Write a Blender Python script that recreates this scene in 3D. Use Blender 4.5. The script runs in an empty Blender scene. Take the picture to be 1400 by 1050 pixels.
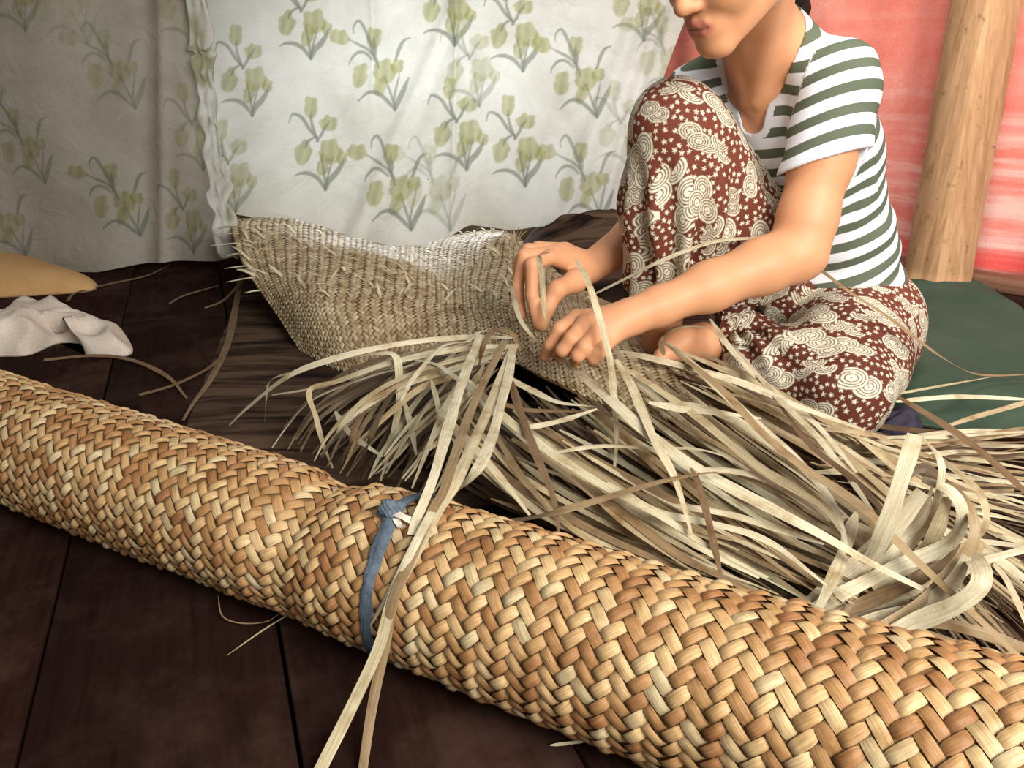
import bpy, math, random
import numpy as np
from mathutils import Vector

random.seed(7)
RNG = np.random.default_rng(11)
C = bpy.context.scene.collection

# ------------------------------------------------------------------ camera, world, lights, exposure
F = 1150.0                       # focal length in pixels of the 1400 wide frame
TH = math.atan(440 / F)          # pitch below the horizon
H = 0.55                         # camera height
cam_data = bpy.data.cameras.new('camera')
cam_data.sensor_width = 36.0
cam_data.lens = 36.0 * F / 1400
cam_data.clip_start = 0.02
cam = bpy.data.objects.new('camera', cam_data)
cam.location = (0, 0, H)
cam.rotation_euler = (math.pi / 2 - TH, 0, 0)
C.objects.link(cam)
bpy.context.scene.camera = cam

world = bpy.data.worlds.new('world')
bpy.context.scene.world = world
world.use_nodes = True
bg = world.node_tree.nodes['Background']
bg.inputs[0].default_value = (0.86, 0.93, 1.0, 1)
bg.inputs[1].default_value = 0.22

vs = bpy.context.scene.view_settings
vs.view_transform = 'Standard'
vs.look = 'None'
vs.gamma = 1.0
vs.use_curve_mapping = False
vs.exposure = 0.45


def area(name, loc, target, sx, sy, power, color):
    l = bpy.data.lights.new(name, 'AREA')
    l.shape = 'RECTANGLE'
    l.size = sx
    l.size_y = sy
    l.energy = power
    l.color = color
    o = bpy.data.objects.new(name, l)
    o.location = loc
    o.rotation_euler = (Vector(target) - Vector(loc)).to_track_quat('-Z', 'Y').to_euler()
    C.objects.link(o)
    return o


# daylight from the open door on the camera's right, and the window behind the curtain
area('door_daylight', (0.95, -0.52, 1.22), (0.45, 1.40, 0.25), 1.2, 0.9, 50, (1.0, 0.955, 0.89))
area('wall_fill_light', (0.25, 0.55, 2.05), (1.0, 2.45, 0.45), 0.5, 0.5, 7.5, (1.0, 0.97, 0.93)).data.spread = math.radians(75)  # added fill to brighten the red wall; no real opening there
area('window_daylight', (-0.26, 2.90, 0.46), (-0.26, 2.0, 0.42), 0.62, 0.42, 4.0, (0.93, 0.98, 1.0)).data.spread = math.radians(110)


# ------------------------------------------------------------------ pixel rays onto real planes
CT, ST = math.cos(TH), math.sin(TH)


def ray(px, py):
    a = px - 700
    u = 525 - py
    return np.array([a, F * CT + u * ST, -F * ST + u * CT])


def PZ(px, py, z=0.0):
    r = ray(px, py)
    return np.array([0, 0, H]) + r * ((z - H) / r[2])


def PY(px, py, Y):
    r = ray(px, py)
    return np.array([0, 0, H]) + r * (Y / r[1])


# ------------------------------------------------------------------ mesh helpers
def tag(o, label=None, cat=None, group=None, kind=None):
    if label: o['label'] = label
    if cat: o['category'] = cat
    if group: o['group'] = group
    if kind: o['kind'] = kind
    return o


def mesh_obj(name, V, Q, mat, parent=None, smooth=True, tris=None):
    V = np.asarray(V, np.float32)
    me = bpy.data.meshes.new(name)
    Q = np.asarray(Q, np.int32)
    k = Q.shape[1]
    me.vertices.add(len(V))
    me.vertices.foreach_set('co', V.ravel())
    me.loops.add(Q.size)
    me.loops.foreach_set('vertex_index', Q.ravel())
    me.polygons.add(len(Q))
    me.polygons.foreach_set('loop_start', np.arange(0, Q.size, k, dtype=np.int32))
    me.update(calc_edges=True)
    me.validate()
    if smooth:
        me.shade_smooth()
    if mat: me.materials.append(mat)
    o = bpy.data.objects.new(name, me)
    C.objects.link(o)
    if parent is not None: o.parent = parent
    return o


def thing(name, label, cat, group=None, loc=(0, 0, 0)):
    o = bpy.data.objects.new(name, None)
    o.empty_display_size = 0.05
    o.location = loc
    C.objects.link(o)
    return tag(o, label, cat, group)


def fattr(o, name, data):
    a = o.data.attributes.new(name, 'FLOAT', 'POINT')
    a.data.foreach_set('value', np.asarray(data, np.float32))


def cattr(o, name, rgb):
    a = o.data.color_attributes.new(name, 'FLOAT_COLOR', 'POINT')
    n = len(rgb)
    d = np.ones((n, 4), np.float32)
    d[:, :3] = rgb
    a.data.foreach_set('color', d.ravel())


def grid_quads(nu, nv, wrap_u=False, off=0):
    i = np.arange(nu if wrap_u else nu - 1)
    j = np.arange(nv - 1)
    I, J = np.meshgrid(i, j, indexing='ij')
    I2 = (I + 1) % nu
    q = np.stack([I * nv + J, I2 * nv + J, I2 * nv + J + 1, I * nv + J + 1], -1).reshape(-1, 4)
    return q + off


def catmull(P, n):
    P = np.asarray(P, float)
    if len(P) == 2:
        t = np.linspace(0, 1, n)[:, None]
        return P[0] * (1 - t) + P[1] * t
    E = np.vstack([2 * P[0] - P[1], P, 2 * P[-1] - P[-2]])
    seg = np.linalg.norm(np.diff(P, axis=0), axis=1) + 1e-6
    cum = np.concatenate([[0], np.cumsum(seg)])
    s = np.linspace(0, cum[-1], n)
    k = np.clip(np.searchsorted(cum, s, side='right') - 1, 0, len(P) - 2)
    t = ((s - cum[k]) / seg[k])[:, None]
    p0, p1, p2, p3 = E[k], E[k + 1], E[k + 2], E[k + 3]
    return 0.5 * (2 * p1 + (p2 - p0) * t + (2 * p0 - 5 * p1 + 4 * p2 - p3) * t * t + (3 * p1 - p0 - 3 * p2 + p3) * t ** 3)


def nrm(v):
    v = np.asarray(v, float)
    return v / (np.linalg.norm(v, axis=-1, keepdims=True) + 1e-12)


def box_vq(c, s, rot=0.0):
    """bevelled box: 24 verts would be heavier; a chamfered 8-ring profile along z"""
    sx, sy, sz = s[0] / 2, s[1] / 2, s[2] / 2
    b = min(sx, sy, sz) * 0.12
    prof = [(-sz, b), (-sz + b, 0), (sz - b, 0), (sz, b)]
    V = []
    for z, ins in prof:
        for x, y in ((sx - ins, sy - b - ins), (sx - b - ins, sy - ins), (-sx + b + ins, sy - ins), (-sx + ins, sy - b - ins),
                     (-sx + ins, -sy + b + ins), (-sx + b + ins, -sy + ins), (sx - b - ins, -sy + ins), (sx - ins, -sy + b + ins)):
            V.append((x, y, z))
    V = np.array(V)
    Q = []
    for k in range(3):
        for i in range(8):
            j = (i + 1) % 8
            Q.append((k * 8 + i, k * 8 + j, k * 8 + 8 + j, k * 8 + 8 + i))
    for base, fl in ((0, True), (24, False)):
        for a, bb, cc, d in ((0, 1, 2, 3), (0, 3, 4, 7), (4, 5, 6, 7)):
            q = [base + a, base + bb, base + cc, base + d]
            Q.append(tuple(q[::-1] if fl else q))
    cr, sr = math.cos(rot), math.sin(rot)
    R = np.array([[cr, -sr, 0], [sr, cr, 0], [0, 0, 1]])
    return V @ R.T + np.array(c), np.array(Q)


# ------------------------------------------------------------------ materials
def new_mat(name, rough=0.8, spec=0.3):
    m = bpy.data.materials.new(name)
    m.use_nodes = True
    b = m.node_tree.nodes['Principled BSDF']
    b.inputs['Roughness'].default_value = rough
    b.inputs['Specular IOR Level'].default_value = spec
    return m, m.node_tree.nodes, m.node_tree.links, b


def ramp(N, L, src, stops, interp='LINEAR'):
    r = N.new('ShaderNodeValToRGB')
    r.color_ramp.interpolation = interp
    el = r.color_ramp.elements
    while len(el) < len(stops): el.new(0.5)
    for e, (p, c) in zip(el, stops):
        e.position = p
        e.color = (*c, 1)
    L.new(src, r.inputs[0])
    return r.outputs[0]


def noise(N, L, vec, scale, detail=4, rough=0.6, dist=0.0):
    n = N.new('ShaderNodeTexNoise')
    n.inputs['Scale'].default_value = scale
    n.inputs['Detail'].default_value = detail
    n.inputs['Roughness'].default_value = rough
    n.inputs['Distortion'].default_value = dist
    if vec is not None: L.new(vec, n.inputs['Vector'])
    return n.outputs['Fac']


def mapping(N, L, vec, scale=(1, 1, 1), rot=(0, 0, 0), loc=(0, 0, 0)):
    m = N.new('ShaderNodeMapping')
    m.inputs['Scale'].default_value = scale
    m.inputs['Rotation'].default_value = rot
    m.inputs['Location'].default_value = loc
    L.new(vec, m.inputs['Vector'])
    return m.outputs[0]


def coord(N, which='Object'):
    return N.new('ShaderNodeTexCoord').outputs[which]


def mix(N, L, a, b, fac, mode='MIX'):
    m = N.new('ShaderNodeMix')
    m.data_type = 'RGBA'
    m.blend_type = mode
    for sock, v in ((m.inputs[0], fac), (m.inputs[6], a), (m.inputs[7], b)):
        if isinstance(v, (int, float)): sock.default_value = v
        elif isinstance(v, tuple): sock.default_value = (*v, 1)
        else: L.new(v, sock)
    return m.outputs[2]


def bump(N, L, b, h, strength=0.3, dist=0.002):
    n = N.new('ShaderNodeBump')
    n.inputs['Strength'].default_value = strength
    n.inputs['Distance'].default_value = dist
    L.new(h, n.inputs['Height'])
    L.new(n.outputs[0], b.inputs['Normal'])


def math_n(N, L, op, a, b=None):
    m = N.new('ShaderNodeMath')
    m.operation = op
    for s, v in ((m.inputs[0], a), (m.inputs[1], b)):
        if v is None: continue
        if isinstance(v, (int, float)): s.default_value = v
        else: L.new(v, s)
    return m.outputs[0]


def mat_floor():
    m, N, L, b = new_mat('dark_floorboard', 0.9, 0.03)
    c = coord(N)
    g = noise(N, L, mapping(N, L, c, (34, 3, 3), (0, 0, -0.35)), 2.0, 6, 0.7)
    col = ramp(N, L, g, [(0.3, (0.015, 0.0055, 0.004)), (0.7, (0.036, 0.016, 0.011))])
    g2 = noise(N, L, c, 6, 5, 0.7)
    col = mix(N, L, col, (0.095, 0.055, 0.040), ramp(N, L, g2, [(0.47, (0, 0, 0)), (0.78, (.7, .7, .7))]))
    oi = N.new('ShaderNodeObjectInfo')
    col = mix(N, L, col, (0.012, 0.006, 0.005), math_n(N, L, 'MULTIPLY', oi.outputs['Random'], 0.35))
    L.new(col, b.inputs['Base Color'])
    bump(N, L, b, g, 0.25, 0.001)
    return m


def mat_wood(name, c1, c2, stretch=(14, 14, 1.2), rough=0.8):
    m, N, L, b = new_mat(name, rough, 0.2)
    c = coord(N)
    g = noise(N, L, mapping(N, L, c, stretch), 3.0, 7, 0.68, 0.6)
    col = ramp(N, L, g, [(0.32, c1), (0.68, c2)])
    sp = noise(N, L, c, 38, 3, 0.6)
    col = mix(N, L, col, tuple(x * 0.45 for x in c1), ramp(N, L, sp, [(0.62, (0, 0, 0)), (0.75, (.8, .8, .8))]))
    L.new(col, b.inputs['Base Color'])
    bump(N, L, b, g, 0.5, 0.003)
    return m


def mat_strip(name, stops, obj_random=True, island=False):
    """dried leaf strip: long fibre grain, tone picked per strip"""
    m, N, L, b = new_mat(name, 0.55, 0.35)
    if island:
        r = N.new('ShaderNodeNewGeometry').outputs['Random Per Island']
    else:
        r = N.new('ShaderNodeObjectInfo').outputs['Random']
    base = ramp(N, L, r, stops)
    at = N.new('ShaderNodeAttribute')
    at.attribute_name = 'along'
    c = coord(N)
    # stains along the strip
    n1 = noise(N, L, c, 22, 4, 0.65)
    dark = mix(N, L, base, (0.50, 0.38, 0.24), 1.0, 'MULTIPLY')
    col = mix(N, L, base, dark, ramp(N, L, n1, [(0.48, (0, 0, 0)), (0.72, (.85, .85, .85))]))
    fib = noise(N, L, mapping(N, L, at.outputs['Vector'], (1, 1, 1)), 1.0, 3, 0.6)
    col = mix(N, L, col, (0.62, 0.52, 0.40), ramp(N, L, fib, [(0.35, (.75, .75, .75)), (0.6, (0, 0, 0))]), 'MULTIPLY')
    L.new(col, b.inputs['Base Color'])
    bump(N, L, b, fib, 0.35, 0.0006)
    return m


M = {}
M['floor'] = mat_floor()
M['sub'] = mat_wood('dark_subfloor', (0.01, 0.006, 0.005), (0.02, 0.012, 0.01))
M['post'] = mat_wood('rough_post_wood', (0.34, 0.175, 0.08), (0.60, 0.36, 0.19))
M['sill'] = mat_wood('brown_sill_wood', (0.13, 0.06, 0.035), (0.28, 0.14, 0.085), (1.5, 14, 14))
M['plaster'] = mat_wood('room_wall', (0.26, 0.19, 0.13), (0.36, 0.27, 0.19), (2, 2, 2))
GOLD = [(0.0, (0.37, 0.175, 0.07)), (0.2, (0.48, 0.265, 0.11)), (0.5, (0.61, 0.385, 0.175)), (0.8, (0.72, 0.52, 0.265)), (1.0, (0.66, 0.55, 0.33))]
M['weave'] = mat_strip('golden_woven_strip', GOLD)
M['weave_i'] = mat_strip('golden_woven_strip_mass', GOLD, island=True)
GREY = [(0.0, (0.25, 0.165, 0.085)), (0.2, (0.42, 0.315, 0.175)), (0.5, (0.57, 0.475, 0.29)), (0.8, (0.70, 0.635, 0.43)), (1.0, (0.62, 0.625, 0.44))]
M['matweave_i'] = mat_strip('tan_woven_strip_mass', [(0.0, (0.38, 0.285, 0.16)), (0.5, (0.54, 0.44, 0.27)), (1.0, (0.68, 0.59, 0.39))], island=True)
M['matweave'] = mat_strip('tan_woven_strip', [(0.0, (0.38, 0.285, 0.16)), (0.5, (0.54, 0.44, 0.27)), (1.0, (0.68, 0.59, 0.39))])
M['strip'] = mat_strip('dried_leaf_strip', GREY)
M['strip_i'] = mat_strip('dried_leaf_strip_mass', [(0.0, (0.09, 0.055, 0.03)), (0.5, (0.20, 0.14, 0.08)), (1.0, (0.38, 0.31, 0.195))], island=True)  # lower strips in darker tones, painting in the shade between upper ones
M['strip_dark'] = mat_strip('brown_leaf_strip', [(0.0, (0.14, 0.092, 0.05)), (1.0, (0.27, 0.18, 0.10))])
M['strip_pale'] = mat_strip('pale_leaf_strip', [(0.0, (0.66, 0.61, 0.43)), (1.0, (0.78, 0.72, 0.52))])
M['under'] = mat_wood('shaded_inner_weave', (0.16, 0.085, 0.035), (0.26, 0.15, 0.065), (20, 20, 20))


def mat_cloth(name, c1, c2, scale=8, weave=900, rough=0.95, b_str=0.3):
    m, N, L, b = new_mat(name, rough, 0.1)
    c = coord(N)
    n = noise(N, L, c, scale, 5, 0.65)
    col = ramp(N, L, n, [(0.3, c1), (0.7, c2)])
    w = noise(N, L, c, weave, 2, 0.5)
    col = mix(N, L, col, (0.72, 0.72, 0.72), ramp(N, L, w, [(0.4, (.5, .5, .5)), (0.6, (0, 0, 0))]), 'MULTIPLY')
    L.new(col, b.inputs['Base Color'])
    bump(N, L, b, w, b_str, 0.0015)
    return m


M['orange'] = mat_cloth('mustard_cotton', (0.62, 0.36, 0.15), (0.72, 0.46, 0.22))
M['rag'] = mat_cloth('off_white_rag', (0.66, 0.56, 0.46), (0.88, 0.78, 0.66), 12, 350, .95, .6)
M['green'] = mat_cloth('dark_green_cotton', (0.048, 0.078, 0.052), (0.078, 0.112, 0.074), 5)
M['blue'] = mat_cloth('blue_grey_rag', (0.065, 0.095, 0.125), (0.16, 0.20, 0.24), 60, 500)
M['purple'] = mat_cloth('dark_purple_cloth', (0.03, 0.025, 0.04), (0.09, 0.075, 0.11), 50)
M['hair'] = mat_cloth('black_hair', (0.008, 0.006, 0.005), (0.02, 0.015, 0.012), 60, 300, 0.5)


def mat_red():
    m, N, L, b = new_mat('faded_red_cloth', 0.95, 0.1)
    c = coord(N)
    n = noise(N, L, c, 5, 6, 0.7)
    base = ramp(N, L, n, [(0.3, (0.76, 0.17, 0.125)), (0.55, (0.84, 0.28, 0.215)), (0.75, (0.88, 0.46, 0.38))])
    # horizontal worn bands, low on the cloth
    h = noise(N, L, mapping(N, L, c, (1.2, 1.2, 16)), 1.0, 4, 0.6, 0.4)
    sep = N.new('ShaderNodeSeparateXYZ')
    L.new(c, sep.inputs[0])
    low = ramp(N, L, sep.outputs['Z'], [(0.30, (1, 1, 1)), (0.52, (.12, .12, .12))])
    base = mix(N, L, base, (0.86, 0.55, 0.47), mix(N, L, (0, 0, 0), ramp(N, L, h, [(0.48, (0, 0, 0)), (0.62, (.9, .9, .9))]), low))
    h2 = noise(N, L, mapping(N, L, c, (0.6, 0.6, 13), (0, 0, 0), (3, 1, 2.2)), 1.0, 3, 0.5, 0.3)
    base = mix(N, L, base, (0.76, 0.09, 0.08), mix(N, L, (0, 0, 0), ramp(N, L, h2, [(0.52, (0, 0, 0)), (0.66, (.9, .9, .9))]), low))
    # one vertical purple column in the check
    d = math_n(N, L, 'ABSOLUTE', math_n(N, L, 'SUBTRACT', sep.outputs['X'], 1.150))
    pm = ramp(N, L, d, [(0.012, (1, 1, 1)), (0.035, (0, 0, 0))])
    pn = noise(N, L, mapping(N, L, c, (9, 9, 9)), 1.0, 4, 0.7)
    base = mix(N, L, base, (0.30, 0.15, 0.20), mix(N, L, (0, 0, 0), ramp(N, L, pn, [(0.42, (0, 0, 0)), (0.6, (.85, .85, .85))]), pm))
    w = noise(N, L, c, 420, 2, 0.5)
    base = mix(N, L, base, (0.70, 0.66, 0.66), ramp(N, L, w, [(0.4, (.5, .5, .5)), (0.6, (0, 0, 0))]), 'MULTIPLY')
    L.new(base, b.inputs['Base Color'])
    bump(N, L, b, w, 0.3, 0.0015)
    return m


M['red'] = mat_red()


def mat_groundmat():
    m, N, L, b = new_mat('striped_brown_groundsheet', 0.9, 0.1)
    c = coord(N)
    w = noise(N, L, mapping(N, L, c, (3, 26, 10), (0, 0, 0.25)), 1.0, 5, 0.6, 0.6)
    col = ramp(N, L, w, [(0.38, (0.012, 0.007, 0.005)), (0.47, (0.05, 0.028, 0.018)), (0.6, (0.115, 0.072, 0.045)), (0.75, (0.07, 0.04, 0.025))])
    L.new(col, b.inputs['Base Color'])
    bump(N, L, b, w, 0.6, 0.003)
    return m


M['ground'] = mat_groundmat()


def mat_vcol(name, rough=0.9, translucent=0.0, stain=None, sss=0.0, spec=0.2, wv=700):
    m, N, L, b = new_mat(name, rough, spec)
    a = N.new('ShaderNodeVertexColor')
    a.layer_name = 'paint'
    col = a.outputs['Color']
    c = coord(N)
    if stain:
        n = noise(N, L, c, 4.5, 6, 0.65, 0.4)
        col = mix(N, L, col, stain, ramp(N, L, n, [(0.42, (0, 0, 0)), (0.75, (.75, .75, .75))]), 'MULTIPLY')
    w = noise(N, L, c, wv, 2, 0.5)
    if not sss:
        col = mix(N, L, col, (0.82, 0.82, 0.82), ramp(N, L, w, [(0.4, (.5, .5, .5)), (0.6, (0, 0, 0))]), 'MULTIPLY')
    L.new(col, b.inputs['Base Color'])
    if sss:
        b.inputs['Subsurface Weight'].default_value = sss
        b.inputs['Subsurface Radius'].default_value = (0.012, 0.004, 0.002)
        b.inputs['Subsurface Scale'].default_value = 0.6
    bump(N, L, b, w, 0.25, 0.001)
    if translucent:
        t = N.new('ShaderNodeBsdfTranslucent')
        L.new(col, t.inputs['Color'])
        mx = N.new('ShaderNodeMixShader')
        mx.inputs[0].default_value = translucent
        L.new(b.outputs[0], mx.inputs[1])
        L.new(t.outputs[0], mx.inputs[2])
        L.new(mx.outputs[0], N['Material Output'].inputs['Surface'])
    return m


M['curtain'] = mat_vcol('floral_curtain_cotton', 0.95, 0.33, stain=(0.66, 0.64, 0.56))
_N = M['curtain'].node_tree.nodes; _L = M['curtain'].node_tree.links
_wr = noise(_N, _L, mapping(_N, _L, coord(_N), (1, 1, 1.5), (0, 0.5, 0)), 11.0, 7, 0.62, 1.4)
_bn = [n for n in _N if n.type == 'BUMP'][0]
_b2 = _N.new('ShaderNodeBump'); _b2.inputs['Strength'].default_value = 0.55; _b2.inputs['Distance'].default_value = 0.012
_L.new(_wr, _b2.inputs['Height']); _L.new(_bn.outputs[0], _b2.inputs['Normal'])
for _n in _N:
    if _n.type in ('BSDF_PRINCIPLED', 'BSDF_TRANSLUCENT'): _L.new(_b2.outputs[0], _n.inputs['Normal'])
M['skin'] = mat_vcol('tan_skin', 0.5, 0, sss=0.12, spec=0.35, wv=260)
M['batik'] = mat_vcol('printed_trouser_cloth', 0.8, 0, spec=0.25)


def mat_shirt():
    m, N, L, b = new_mat('striped_jersey', 0.9, 0.15)
    a = N.new('ShaderNodeAttribute'); a.attribute_name = 'stripe'
    t = N.new('ShaderNodeAttribute'); t.attribute_name = 'trim'
    fr = math_n(N, L, 'FRACT', a.outputs['Fac'])
    st = ramp(N, L, fr, [(0.0, (1, 1, 1)), (0.50, (1, 1, 1)), (0.53, (0, 0, 0)), (0.97, (0, 0, 0)), (1.0, (1, 1, 1))])
    tr = math_n(N, L, 'GREATER_THAN', t.outputs['Fac'], 0.5)
    st2 = math_n(N, L, 'MAXIMUM', st, tr)
    col = mix(N, L, (0.115, 0.135, 0.09), (0.80, 0.82, 0.86), st2)
    w = noise(N, L, coord(N), 500, 2, 0.5)
    L.new(col, b.inputs['Base Color'])
    bump(N, L, b, w, 0.2, 0.001)
    return m


M['shirt'] = mat_shirt()

# ------------------------------------------------------------------ SDF modelling
BIG = 10.0


class SDF:
    """list of primitives; each is (group, function, radius of influence k)"""
    def __init__(self): self.p = []

    def cone(self, a, b, ra, rb, k=0.012):
        a = np.asarray(a, np.float32); b = np.asarray(b, np.float32)
        ab = b - a; L2 = float(ab @ ab) + 1e-9

        def f(P):
            w = P - a
            t = np.clip((w @ ab) / L2, 0, 1)
            d = w - t[:, None] * ab
            return np.sqrt((d * d).sum(1)) - (ra + (rb - ra) * t)
        self.p.append((f, k)); return self

    def chain(self, pts, rs, k=0.012):
        for i in range(len(pts) - 1): self.cone(pts[i], pts[i + 1], rs[i], rs[i + 1], k)
        return self

    def ell(self, c, r, axes=None, k=0.012):
        c = np.asarray(c, np.float32); r = np.asarray(r, np.float32)
        A = np.eye(3, dtype=np.float32) if axes is None else np.asarray(axes, np.float32)  # rows = axes

        def f(P):
            q = (P - c) @ A.T
            k0 = np.sqrt(((q / r) ** 2).sum(1)); k1 = np.sqrt(((q / (r * r)) ** 2).sum(1)) + 1e-9
            return k0 * (k0 - 1) / k1
        self.p.append((f, k)); return self

    def prune(self, c, rad):
        c = np.asarray(c, np.float32)[None]
        ds = [float(f(c)[0]) for f, k in self.p]
        m = min(ds)
        q = SDF(); q.p = [p for p, d in zip(self.p, ds) if d < m + 2 * rad + p[1]]
        return q

    def __call__(self, P):
        d = None
        for f, k in self.p:
            e = f(P)
            if d is None: d = e; continue
            h = np.maximum(k - np.abs(d - e), 0) / k
            d = np.minimum(d, e) - h * h * k * 0.25
        return d


def polygonize(fn, lo, hi, h, B=16):
    lo = np.asarray(lo, float); hi = np.asarray(hi, float)
    nb = np.ceil((hi - lo) / h / B).astype(int)
    n = nb * B
    D = np.empty(tuple(n), np.float32)
    bc = np.stack(np.meshgrid(*[np.arange(k) for k in nb], indexing='ij'), -1).reshape(-1, 3)
    cen = lo + (bc * B + (B - 1) / 2) * h
    dc = fn(cen.astype(np.float32))
    rad = B * h * 0.5 * 1.733 + 0.016
    l = np.arange(B)
    loc = np.stack(np.meshgrid(l, l, l, indexing='ij'), -1).reshape(-1, 3) * h
    for (i, j, k), c, d in zip(bc, cen, dc):
        sl = (slice(i * B, i * B + B), slice(j * B, j * B + B), slice(k * B, k * B + B))
        if abs(d) > rad:
            D[sl] = d
        else:
            P = (lo + np.array([i, j, k]) * B * h + loc).astype(np.float32)
            f2 = fn.prune(c, B * h * 0.87) if isinstance(fn, SDF) else fn
            D[sl] = f2(P).reshape(B, B, B)
    S = (D < 0).astype(np.uint8)
    cnt = np.zeros(tuple(n - 1), np.uint8)
    offs = [(a, b, c) for a in (0, 1) for b in (0, 1) for c in (0, 1)]
    for a, b, c in offs:
        cnt += S[a:n[0] - 1 + a, b:n[1] - 1 + b, c:n[2] - 1 + c]
    act = (cnt > 0) & (cnt < 8)
    cells = np.argwhere(act)
    idx = np.full(act.shape, -1, np.int32)
    idx[act] = np.arange(len(cells))
    cv = [D[cells[:, 0] + a, cells[:, 1] + b, cells[:, 2] + c] for a, b, c in offs]
    acc = np.zeros((len(cells), 3)); num = np.zeros(len(cells))
    for p in range(8):
        for q in range(p + 1, 8):
            df = np.array(offs[q]) - np.array(offs[p])
            if np.abs(df).sum() != 1: continue
            va, vb = cv[p], cv[q]
            m = (va < 0) != (vb < 0)
            t = np.where(m, va / np.where(m, va - vb, 1), 0)
            acc += m[:, None] * (np.array(offs[p]) + t[:, None] * df)
            num += m
    V = lo + (cells + acc / num[:, None]) * h
    Q = []
    for ax in range(3):
        a1, a2 = [(1, 2), (2, 0), (0, 1)][ax]
        s0 = [slice(0, None)] * 3; s1 = [slice(0, None)] * 3
        s0[ax] = slice(0, n[ax] - 1); s1[ax] = slice(1, None)
        A = S[tuple(s0)]; Bb = S[tuple(s1)]
        e = np.argwhere(A != Bb)
        e = e[(e[:, a1] > 0) & (e[:, a2] > 0) & (e[:, a1] < n[a1] - 1) & (e[:, a2] < n[a2] - 1)]
        o1 = np.zeros(3, int); o1[a1] = 1; o2 = np.zeros(3, int); o2[a2] = 1
        g = lambda x: idx[x[:, 0], x[:, 1], x[:, 2]]
        q = np.stack([g(e - o1 - o2), g(e - o2), g(e), g(e - o1)], 1)
        flip = A[e[:, 0], e[:, 1], e[:, 2]] == 0
        q[flip] = q[flip][:, ::-1]
        Q.append(q)
    Q = np.vstack(Q)
    Q = Q[(Q >= 0).all(1)]
    return V, Q


def vnormals(V, Q):
    N_ = np.zeros_like(V)
    n = np.cross(V[Q[:, 2]] - V[Q[:, 0]], V[Q[:, 3]] - V[Q[:, 1]])
    for k in range(4): np.add.at(N_, Q[:, k], n)
    return nrm(N_)


def relax(V, Q, it=2, w=0.5):
    for _ in range(it):
        acc = np.zeros_like(V); c = np.zeros(len(V))
        for a, b in ((0, 1), (1, 2), (2, 3), (3, 0)):
            np.add.at(acc, Q[:, a], V[Q[:, b]]); np.add.at(c, Q[:, a], 1)
        V = V * (1 - w) + w * acc / np.maximum(c, 1)[:, None]
    return V


def subdivide(V, Q):
    E = np.vstack([Q[:, [0, 1]], Q[:, [1, 2]], Q[:, [2, 3]], Q[:, [3, 0]]])
    Es = np.sort(E, 1)
    U, inv = np.unique(Es[:, 0].astype(np.int64) * (len(V) + 1) + Es[:, 1], return_inverse=True)
    a = U // (len(V) + 1); b = U % (len(V) + 1)
    mid = (V[a] + V[b]) / 2
    fc = V[Q].mean(1)
    n0 = len(V); n1 = n0 + len(mid); m = len(Q)
    e = (inv + n0).reshape(4, m).T
    f = np.arange(m) + n1
    Q2 = np.vstack([np.stack([Q[:, i], e[:, i], f, e[:, (i + 3) % 4]], 1) for i in range(4)])
    return np.vstack([V, mid, fc]), Q2


def vnoise(P, s, seed=0):
    """cheap smooth value noise in [-1,1] from summed rotated sines"""
    r = np.random.default_rng(seed)
    out = np.zeros(len(P))
    for i in range(6):
        k = nrm(r.normal(size=3)) * s * r.uniform(0.6, 1.6)
        out += np.sin(P @ k + r.uniform(0, 6.28))
    return out / 3.0


# ------------------------------------------------------------------ setting: floor of boards
ROT = math.radians(20)
fl = thing('floor', None, None)
del_keys = None
fl['kind'] = 'structure'
U_ = np.array([math.cos(ROT), math.sin(ROT), 0])      # across the boards
W_ = np.array([-math.sin(ROT), math.cos(ROT), 0])     # along the boards
seams = [-0.205 - 0.225 * k for k in range(9, 0, -1)] + [-0.205, 0.02, 0.245, 0.47, 0.695, 0.92, 1.145, 1.37, 1.595, 1.82, 2.045]
for k in range(len(seams) - 1):
    a, b = seams[k], seams[k + 1]
    cuts = [-1.2, 2.02 + (0.0 if a == -0.205 else random.uniform(-0.35, 0.9)), 4.2]
    for c0, c1 in zip(cuts[:-1], cuts[1:]):
        cen = U_ * (a + b) / 2 + W_ * (c0 + c1) / 2 + np.array([0, 0, -0.0125 + random.uniform(-0.0008, 0.0)])
        V, Q = box_vq((0, 0, 0), (b - a - 0.0035, c1 - c0 - 0.004, 0.025))
        o = mesh_obj('floorboard', V, Q, M['floor'], fl, smooth=False)
        o.location = cen
        o.rotation_euler = (0, 0, ROT)
V, Q = box_vq((0, 1.2, -0.04), (5.2, 5.4, 0.02))
mesh_obj('subfloor', V, Q, M['sub'], fl, smooth=False)

# back wall with a window opening behind the curtain
def wall_from_boxes(name, boxes, mat):
    Vs, Qs, o = [], [], 0
    for c, s, r in boxes:
        V, Q = box_vq(c, s, r)
        Vs.append(V); Qs.append(Q + o); o += len(V)
    w = mesh_obj(name, np.vstack(Vs), np.vstack(Qs), mat, smooth=False)
    w['kind'] = 'structure'
    return w


WY0 = 2.62
wall_from_boxes('wall_back', [
    ((-1.33, WY0, 1.1), (1.3, 0.06, 2.2), 0),
    ((0.32, WY0, 1.1), (0.24, 0.06, 2.2), 0),
    ((-0.2, WY0, 0.11), (1.0, 0.06, 0.22), 0),
    ((-0.2, WY0, 1.6), (1.0, 0.06, 1.2), 0)], M['plaster'])
wall_from_boxes('wall_left', [((-1.95, 1.0, 1.1), (0.06, 3.4, 2.2), 0)], M['plaster'])

def nrm2(v): return v / np.linalg.norm(v)


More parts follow.
